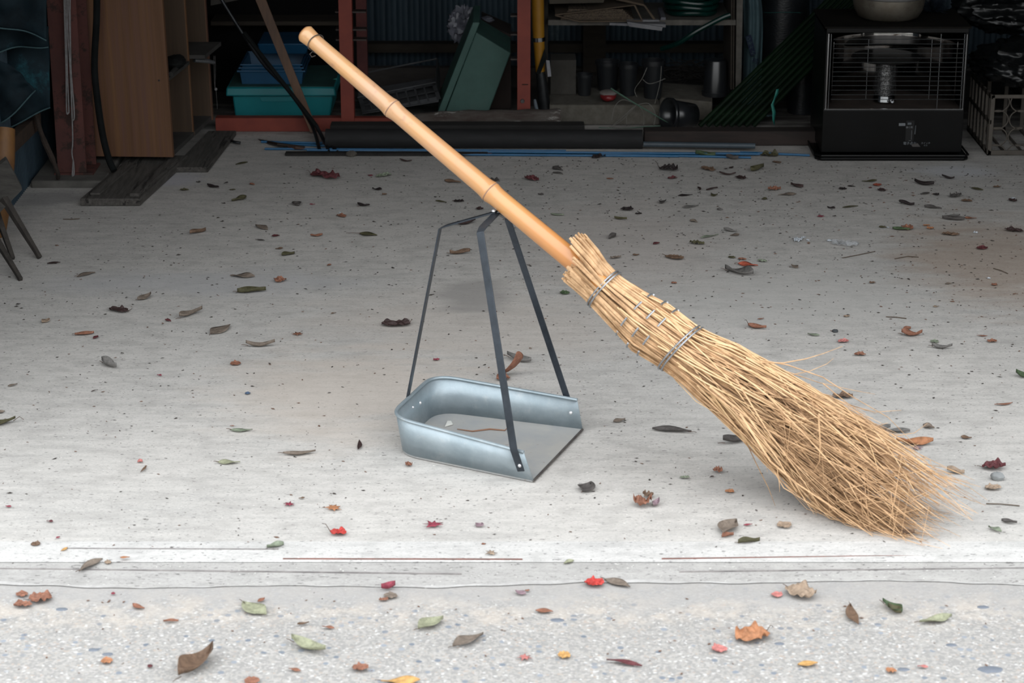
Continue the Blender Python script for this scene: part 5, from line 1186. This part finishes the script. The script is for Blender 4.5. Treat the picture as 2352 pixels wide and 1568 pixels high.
# distinctive ones with their own labels
leaf(249,710,297,717,'dk','c',.35,.25,(304,709),'thick dark brown curled-up leaf with a stalk, between the stool legs and the dustpan')
leaf(483,768,529,747,'gb','o',.42,.1,(481,771),'broad brown oval leaf with a rounded tip, left of the thin dustpan leg')
leaf(172,770,216,766,'rust','a',.3,.3,None,'reddish brown curled leaf rolled like a scroll, below the thick dark brown leaf')
leaf(528,836,554,834,'rust','c',.7,.25,None,'crumpled rust-coloured leaf below the thin grey leaf with an upturned tip')
leaf(316,690,347,678,'gb','a',.35,.3,None,'grey-brown leaf raised on edge just behind the thick dark brown curled leaf')
leaf(-30,976,36,967,'olive','a',.25,.3,(55,969),'long olive leaf with arched stalk cut by the left picture edge')
leaf(712,402,782,412,'maroon','c',.3,.3,(703,396),'large tattered dark red leaf in the shade before the iron rods')
leaf(826,537,866,541,'olive','o',.5,.2,(795,536),'pale olive leaf with a long stalk behind the bamboo handle')
leaf(647,588,677,583,'olive','a',.35,.4,None,'small boat-shaped olive leaf with both tips raised, left of the dustpan handle')
leaf(530,634,585,636,'gb','o',.45,.15,(528,634),'flat faded grey-brown leaf just behind the long twisted olive leaf')
leaf(545,672,611,669,'olive','a',.28,.4,None,'long twisted olive leaf left of the thin dustpan leg')
leaf(1206,408,1236,417,'maroon','c',.4,.3,None,'dark maroon folded leaf right of the bamboo handle joint')
leaf(1424,481,1456,484,'blk','c',.5,.35,None,'near-black shrivelled leaf with ragged edge right of the bamboo handle')
leaf(1512,389,1558,393,'blk','c',.45,.45,(1504,373),'large blackish shrivelled leaf with raised stalk in front of the blue stakes')
leaf(1746,357,1790,358,'olive','c',.5,.35,None,'domed dull brown leaf resting on the ends of the blue stakes')
leaf(1695,607,1741,611,'oren','o',.42,.15,None,'bright orange-red leaf lying flat behind the broom head')
leaf(1665,621,1730,635,'grey','a',.35,.3,None,'long grey wavy leaf just below the bright orange-red leaf')
leaf(1718,750,1760,756,'rust','a',.35,.3,(1710,740),'reddish brown curled leaf with a stalk just right of the binding of the broom')
leaf(2070,769,2118,769,'rust','a',.35,.35,None,'large reddish brown boat-shaped leaf right of the broom')
leaf(2058,1020,2143,1020,'orange','a',.3,.25,None,'long orange-brown leaf lying behind the broom tips, a purple maple leaf beneath it')
leaf(2253,1074,2312,1076,'maroon','c',.5,.5,None,'large dark maroon leaf standing folded at the right above a grey stone')
leaf(1498,987,1588,994,'dgrey','a',.22,.2,(1600,994),'long dark grey-brown curled leaf between dustpan and broom head')
leaf(1636,1082,1661,1084,'rust','c',.9,.6,None,'small rust-red shrivelled leaf standing up under the broom head')
leaf(1463,1166,1487,1150,'rust','c',.9,.8,None,'crumpled red-brown leaf ball, the nearer of the pair before the dustpan mouth')
leaf(1478,1143,1499,1137,'brown','c',.9,.7,None,'crumpled brown leaf ball, the farther of the pair before the dustpan mouth')
leaf(1341,1339,1389,1342,'red','c',.65,.35,None,'bright red curled leaf on the cement step near the front')
leaf(1388,1332,1447,1349,'gb','l',.36,.15,None,'faded grey-brown wavy leaf touching the bright red curled leaf')
leaf(757,1224,798,1224,'red','c',.6,.4,(740,1208),'folded red leaf with orange tip on the pale concrete front left of the dustpan')
leaf(745,1170,787,1164,'orange','m',.6,.35,None,'orange five-pointed maple leaf left in front of the dustpan')
leaf(668,768,699,766,'rust','m',.6,.3,None,'small orange-brown maple leaf left of the thin dustpan leg')
leaf(872,746,945,746,'dk','c',.25,.25,(947,740),'large dark brown shrivelled leaf with curled stalk left of the thin dustpan leg')
leaf(932,1070,946,1066,'rust','c',1.0,.6,None,'tiny orange-brown curled leaf at the foot of the dustpan back')
leaf(182,1313,236,1285,'gb','l',.24,.2,None,'long grey-brown leaf lying across the dark joint line at the left')
leaf(62,1380,122,1372,'rust','c',.6,.35,None,'heap-like crumpled reddish brown leaf on the road at the far left')
leaf(410,1560,490,1497,'brown','a',.3,.4,None,'big curled brown leaf on the gravelly road at the bottom edge')
leaf(1693,1472,1764,1452,'orange','c',.6,.35,(1775,1446),'big orange-brown crumpled leaf on the gravelly road, largest on the right')
leaf(2027,1386,2072,1412,'green','a',.35,.3,None,'dark green curved leaf on the road below the step at the right')
leaf(1140,873,1172,868,'rust','c',.6,.4,None,'low rust-brown end piece of curled leaf just behind the dustpan rim')
def loc_label(c, k, x0, x1, ctr):
    nm = min(LM, key=lambda q: (LM[q].xy-ctr.xy).length)
    d = ctr - LM[nm]
    if abs(d.x) > abs(d.y)*1.0: dr = 'right of' if d.x > 0 else 'left of'
    else: dr = 'behind' if d.y > 0 else 'in front of'
    return nm, dr, (LM[nm].xy-ctr.xy).length
info = []
for L_ in leaves:
    x0,y0,x1,y1,c,k,w,h,stem,lab = L_
    on_road = (y0+y1)/2 > 1330; on_step = 1284 < (y0+y1)/2 <= 1330
    z = -.0095 if on_road else -.006 if on_step else .0015
    if (y0+y1)/2 > 1243 and not on_road and not on_step: z = -.001
    a = P(x0,y0,z+.001); b = P(x1,y1,z+.001); ctr = (a+b)/2
    if (y0+y1)/2 > 1240:
        nm, dr = ('dustpan', 'in front of') if abs(ctr.x) < .45 else (('bottom left corner', 'near') if ctr.x < 0 else ('broom tips', 'in front of'))
        d_ = (P(30,1540) if nm.startswith('bottom') else LM[nm]).xy; d_ = (d_-ctr.xy).length
    else: nm, dr, d_ = loc_label(c, k, x0, x1, ctr)
    sz = 'small ' if (b-a).length < .032 else ''
    info.append([a, b, ctr, sz, nm, dr, d_, 'road' if on_road else 'cement step' if on_step else 'floor'])
cnt = {}
for i, L_ in enumerate(leaves):
    if not L_[9]: cnt.setdefault((LC[L_[4]][1], SHN[L_[5]], info[i][3], info[i][4], info[i][5], info[i][7]), []).append(i)
ORD = ['nearest', 'second nearest', 'third nearest', 'fourth nearest', 'fifth nearest', 'sixth nearest', 'seventh nearest', 'eighth nearest']
auto = {}
for key, ids in cnt.items():
    ids.sort(key=lambda i: info[i][6])
    for r, i in enumerate(ids):
        cn, sn, sz, nm, dr, sf = key
        t = '%s%s %s leaf on the %s %s the %s' % (sz, cn, sn, sf, dr, nm)
        if len(ids) > 1: t += ', %s to it' % ORD[min(r, 7)]
        auto[i] = t if len(t.split()) <= 16 else t.replace(' leaf on the', ' leaf')
for i, L_ in enumerate(leaves):
    x0,y0,x1,y1,c,k,w,h,stem,lab = L_; a, b, ctr = info[i][:3]
    if k in 'lo': mb = lance(a, b, w*(1.25 if k == 'o' else 1.35), h if h is not None else rl.uniform(.12,.4))
    elif k == 'a': mb = lance(a, b, w*1.5, h*1.6 if h is not None else rl.uniform(.5,.9), rl.uniform(.03,.10))
    elif k == 't': mb = lance(a, b, max(w, .1)*1.6, .3)
    elif k == 'm': mb = star(a, b, h if h is not None else .35)
    else: mb = crumple(a, b, max(.5, min(1.1, w*1.5)), h*.6 if h is not None else rl.uniform(.10,.22))
    zf = min(a.z, b.z); zm = min(v.z for v in mb.v)
    for v in mb.v: v.z += zf - zm + .0002
    o = single('leaf', mb, leafmat(c), lab or auto[i], 'leaf', 'fallen leaves on the concrete and road', smooth=55, solid=.0006, sub=1 if (k == 'c' and (b-a).length > .02) else 0)
    if stem or ((b-a).length > .045 and k != 't' and (y0 > 560)):
        st_ = P(*stem, zf+.001) if stem else a - (b-a)*.16 + Vector((0,.002,.002))
        s0_ = a if not stem or abs(stem[0]-x0) < abs(stem[0]-x1) else b
        up = .012 if stem and stem[1] < y0-5 else .003
        part('stalk', MB().tube([s0_.lerp(ctr,.15)+Vector((0,0,.002)), s0_.lerp(st_, .5)+Vector((0,0,up)), st_+Vector((0,0,up*.5))], [.0009,.0007,.0006], 5), mat('leaf_stalk', (.12,.08,.06)), o)
# the big curled leaf behind the dustpan: rises like a J
vs = [PY(1142,868,4.98),PY(1165,862,4.97),PY(1180,848,4.97),PY(1190,832,4.97),PY(1188,813,4.975)]
ws = [.014,.024,.027,.024,.004]; mb = MB(); v_ = []
for p, w_ in zip(vs, ws):
    p = Vector(p); v_ += [p+Vector((-w_*.4,-w_*.5,w_*.25)), p+Vector((w_*.2,0,-w_*.1)), p+Vector((w_*.7,w_*.9,w_*.2))]
mb.add(v_, [(3*i+j,3*i+j+1,3*i+j+4,3*i+j+3) for i in range(4) for j in (0,1)])
zm = min(v.z for v in mb.v)
for v in mb.v: v.z += .001 - zm
single('leaf', mb, leafmat('rust'), 'orange-brown curled leaf rising like a hook behind the dustpan rim', 'leaf', 'fallen leaves on the concrete and road', solid=.0008, sub=1)
# stones, chips and scraps
GST_ = mat('dark_pebble', (.06,.065,.07), (.04,.042,.045), 30, .8)
def stone(x, y, r, m, lab, zz=0.0):
    p = P(x, y, zz); single('pebble', MB().blob((p.x,p.y,zz+r*.5), (r,r*.75,r*.6), 8, .25, 2.5, x), m, lab, 'stone')
stone(1918,763,.0075, GST_, 'dark angular pebble on the floor right of the broom binding')
stone(2290,1101,.015, mat('grey_stone',(.30,.31,.31),(.2,.21,.21),20,.9), 'flat grey stone just below the large dark maroon leaf')
BLS = mat('blue_grey_stone', (.20,.22,.26), (.14,.16,.19), 20, .7)
for x, y, r, lab in ((2258,1394,.011,'blue-grey stone set in the road near the right edge, farther of the two'),(2185,1481,.010,'dark blue-grey square stone in the road at the right, left of the larger flat ones'),(1790,1478,.009,'blue-grey stone in the road right of the big orange-brown leaf'),
    (215,1492,.010,'blue-grey stone in the road at the left, the farther beside the orange leaf'),(247,1502,.010,'blue-grey stone in the road right behind the orange leaf at the left'),(1280,1424,.013,'slender blue-grey stone in the road right of the rust-brown oval leaf'),(2075,1537,.011,'blue-grey stone beside the small orange leaf at the bottom edge'),(142,1399,.011,'blue-grey stone near the reddish brown crumpled leaf at the far left'),(2275,1537,.022,'largest blue-grey stone set in the road at the bottom right')):
    p = P(x, y, -.0115); single('road_stone', MB().blob((p.x,p.y,-.0115), (r,r*.62,.0016), 8, .2, 2, x), BLS, lab, 'stone', 'blue-grey stones set in the road')
WS = mat('white_scrap_and_glint', (.62,.66,.70), (.45,.48,.52), 30, .4)
for x0,y0,x1,y1,lab in ((1829,556,1838,549,'small white plastic scrap, lower left of the trio on the floor behind the broom'),(1840,547,1850,545,'largest white plastic scrap of the trio on the floor behind the broom'),(1852,551,1859,553,'small white plastic scrap, right of the trio on the floor behind the broom'),
    (1901,555,1909,552,'white scrap painting in the glint at the left end of the clear wrapper'),(2036,522,2042,523,'small whitish chip beside an olive leaf on the right'),(2322,455,2332,458,'small white scrap on the dark leaf heap near the milk crate'),(2235,534,2246,536,'whitish lump on the floor below the milk crate'),(2266,639,2276,640,'small white chip on the floor near the right edge'),(778,488,783,489,'tiny white scrap just behind a rust-brown crumpled leaf')):  # the scrap on the wrapper end is its glint, painted as a white piece
    a = P(x0,y0,.001); b = P(x1,y1,.001); single('plastic_scrap_or_glint', crumple(a, b, .8, .22), WS, lab, 'scrap', solid=.0006)
a = P(1905,558,.001); b = P(1975,563,.001)
single('clear_wrapper', crumple(a, b, .7, .10), mat('clear_plastic', (.6,.62,.64), (.5,.52,.54), 20, .2, alpha=.25), 'clear plastic wrapper lying flat on the floor right of the white scraps', 'wrapper', solid=.0004)
for pts, lab in (([(1935,592),(1975,585),(2010,577)], 'long thin dry stem on the floor below the clear wrapper'), ([(2055,594),(2085,589),(2110,590)], 'thin tan stem on the floor right of the clear wrapper'), ([(2282,616),(2300,622),(2315,628)], 'short straight twig in the brown stain at the right edge'), ([(2035,727),(2060,729),(2082,731)], 'thin bent twig on the floor above the boat-shaped leaf'),
    ([(145,503),(165,504),(183,502)], 'thin dark stem left of the weathered boards'), ([(2265,1156),(2300,1158),(2342,1161)], 'thin brown twig at the right edge below the grey stone')):
    single('twig', MB().tube([P(x,y,.002)+Vector((0,0,.001*(i==1))) for i,(x,y) in enumerate(pts)], .0012, 5), mat('floor_twig', (.13,.095,.07), (.08,.06,.045), 40, .9), lab, 'twig')
# small litter nobody could count
r_ = random.Random(77)
def litter(name, n, region, m, lab, size, zf, dens=None):
    mb = MB()
    for i in range(n):
        for _ in range(20):
            x = r_.uniform(*region[0]); y = r_.uniform(*region[1])
            if (-.27 < x < .17 and 4.30 < y < 4.80) or (x < -.72 and y > 6.40) or (x > 1.05 and y > 6.94): continue
            if dens is None or r_.random() < dens(x, y): break
        else: continue
        s_ = size*r_.uniform(.4,1.4)*(1.6 if r_.random() < .06 else 1); a_ = r_.gauss(0,.9); d_ = Vector((math.cos(a_), math.sin(a_), 0)); e_ = Vector((-d_.y, d_.x, 0)); asp = r_.uniform(.18,.6)
        c = Vector((x, y, zf)); hgt = s_*r_.uniform(.1,.35)
        mb.add([c-d_*s_, c-e_*s_*asp, c+d_*s_*r_.uniform(.6,1), c+e_*s_*asp*r_.uniform(.5,1.2), c+Vector((0,0,hgt))+d_*s_*r_.uniform(-.4,.4)], [(0,1,4),(1,2,4),(2,3,4),(3,0,4)])
    o = single(name, mb, m, lab, 'litter', smooth=0, kind='stuff')
Yb = 6.98
far = lambda x, y: .12 + .88*max(0, (y-4.6)/2.4)*(1 if y < 7 else .6)*(1.0 if x > 0 else .55)
litter('leaf_litter', 2300, ((-1.35,1.75),(4.0,7.05)), mat('litter_dark', (.06,.05,.043), (.03,.025,.022), 50, .95), 'countless dark leaf crumbs scattered over the garage floor', .0042, .0012, far)
litter('leaf_litter', 600, ((-1.35,1.75),(4.0,7.05)), mat('litter_brown', (.20,.11,.075), (.12,.07,.05), 50, .95), 'countless reddish brown leaf crumbs scattered over the garage floor', .0038, .0012)
litter('leaf_litter', 420, ((-1.35,1.75),(3.75,4.9)), mat('litter_grey', (.16,.14,.13), (.10,.09,.085), 50, .95), 'countless grey crumbs on the pale concrete near the threshold', .0028, .0012)
litter('leaf_litter', 240, ((.6,1.75),(5.3,6.9)), MC['litter_brown'], 'countless reddish brown crumbs gathered on the right side of the floor', .0048, .0012)
litter('road_litter', 160, ((-1.0,1.0),(3.40,3.80)), MC['litter_brown'], 'countless reddish crumbs among the road gravel', .0035, -.010)
litter('road_grit', 320, ((-1.0,1.0),(3.36,3.85)), mat('pale_grit', (.60,.585,.56), (.5,.48,.46), 50, .9), 'countless pale grit grains standing out of the road surface', .0026, -.011)
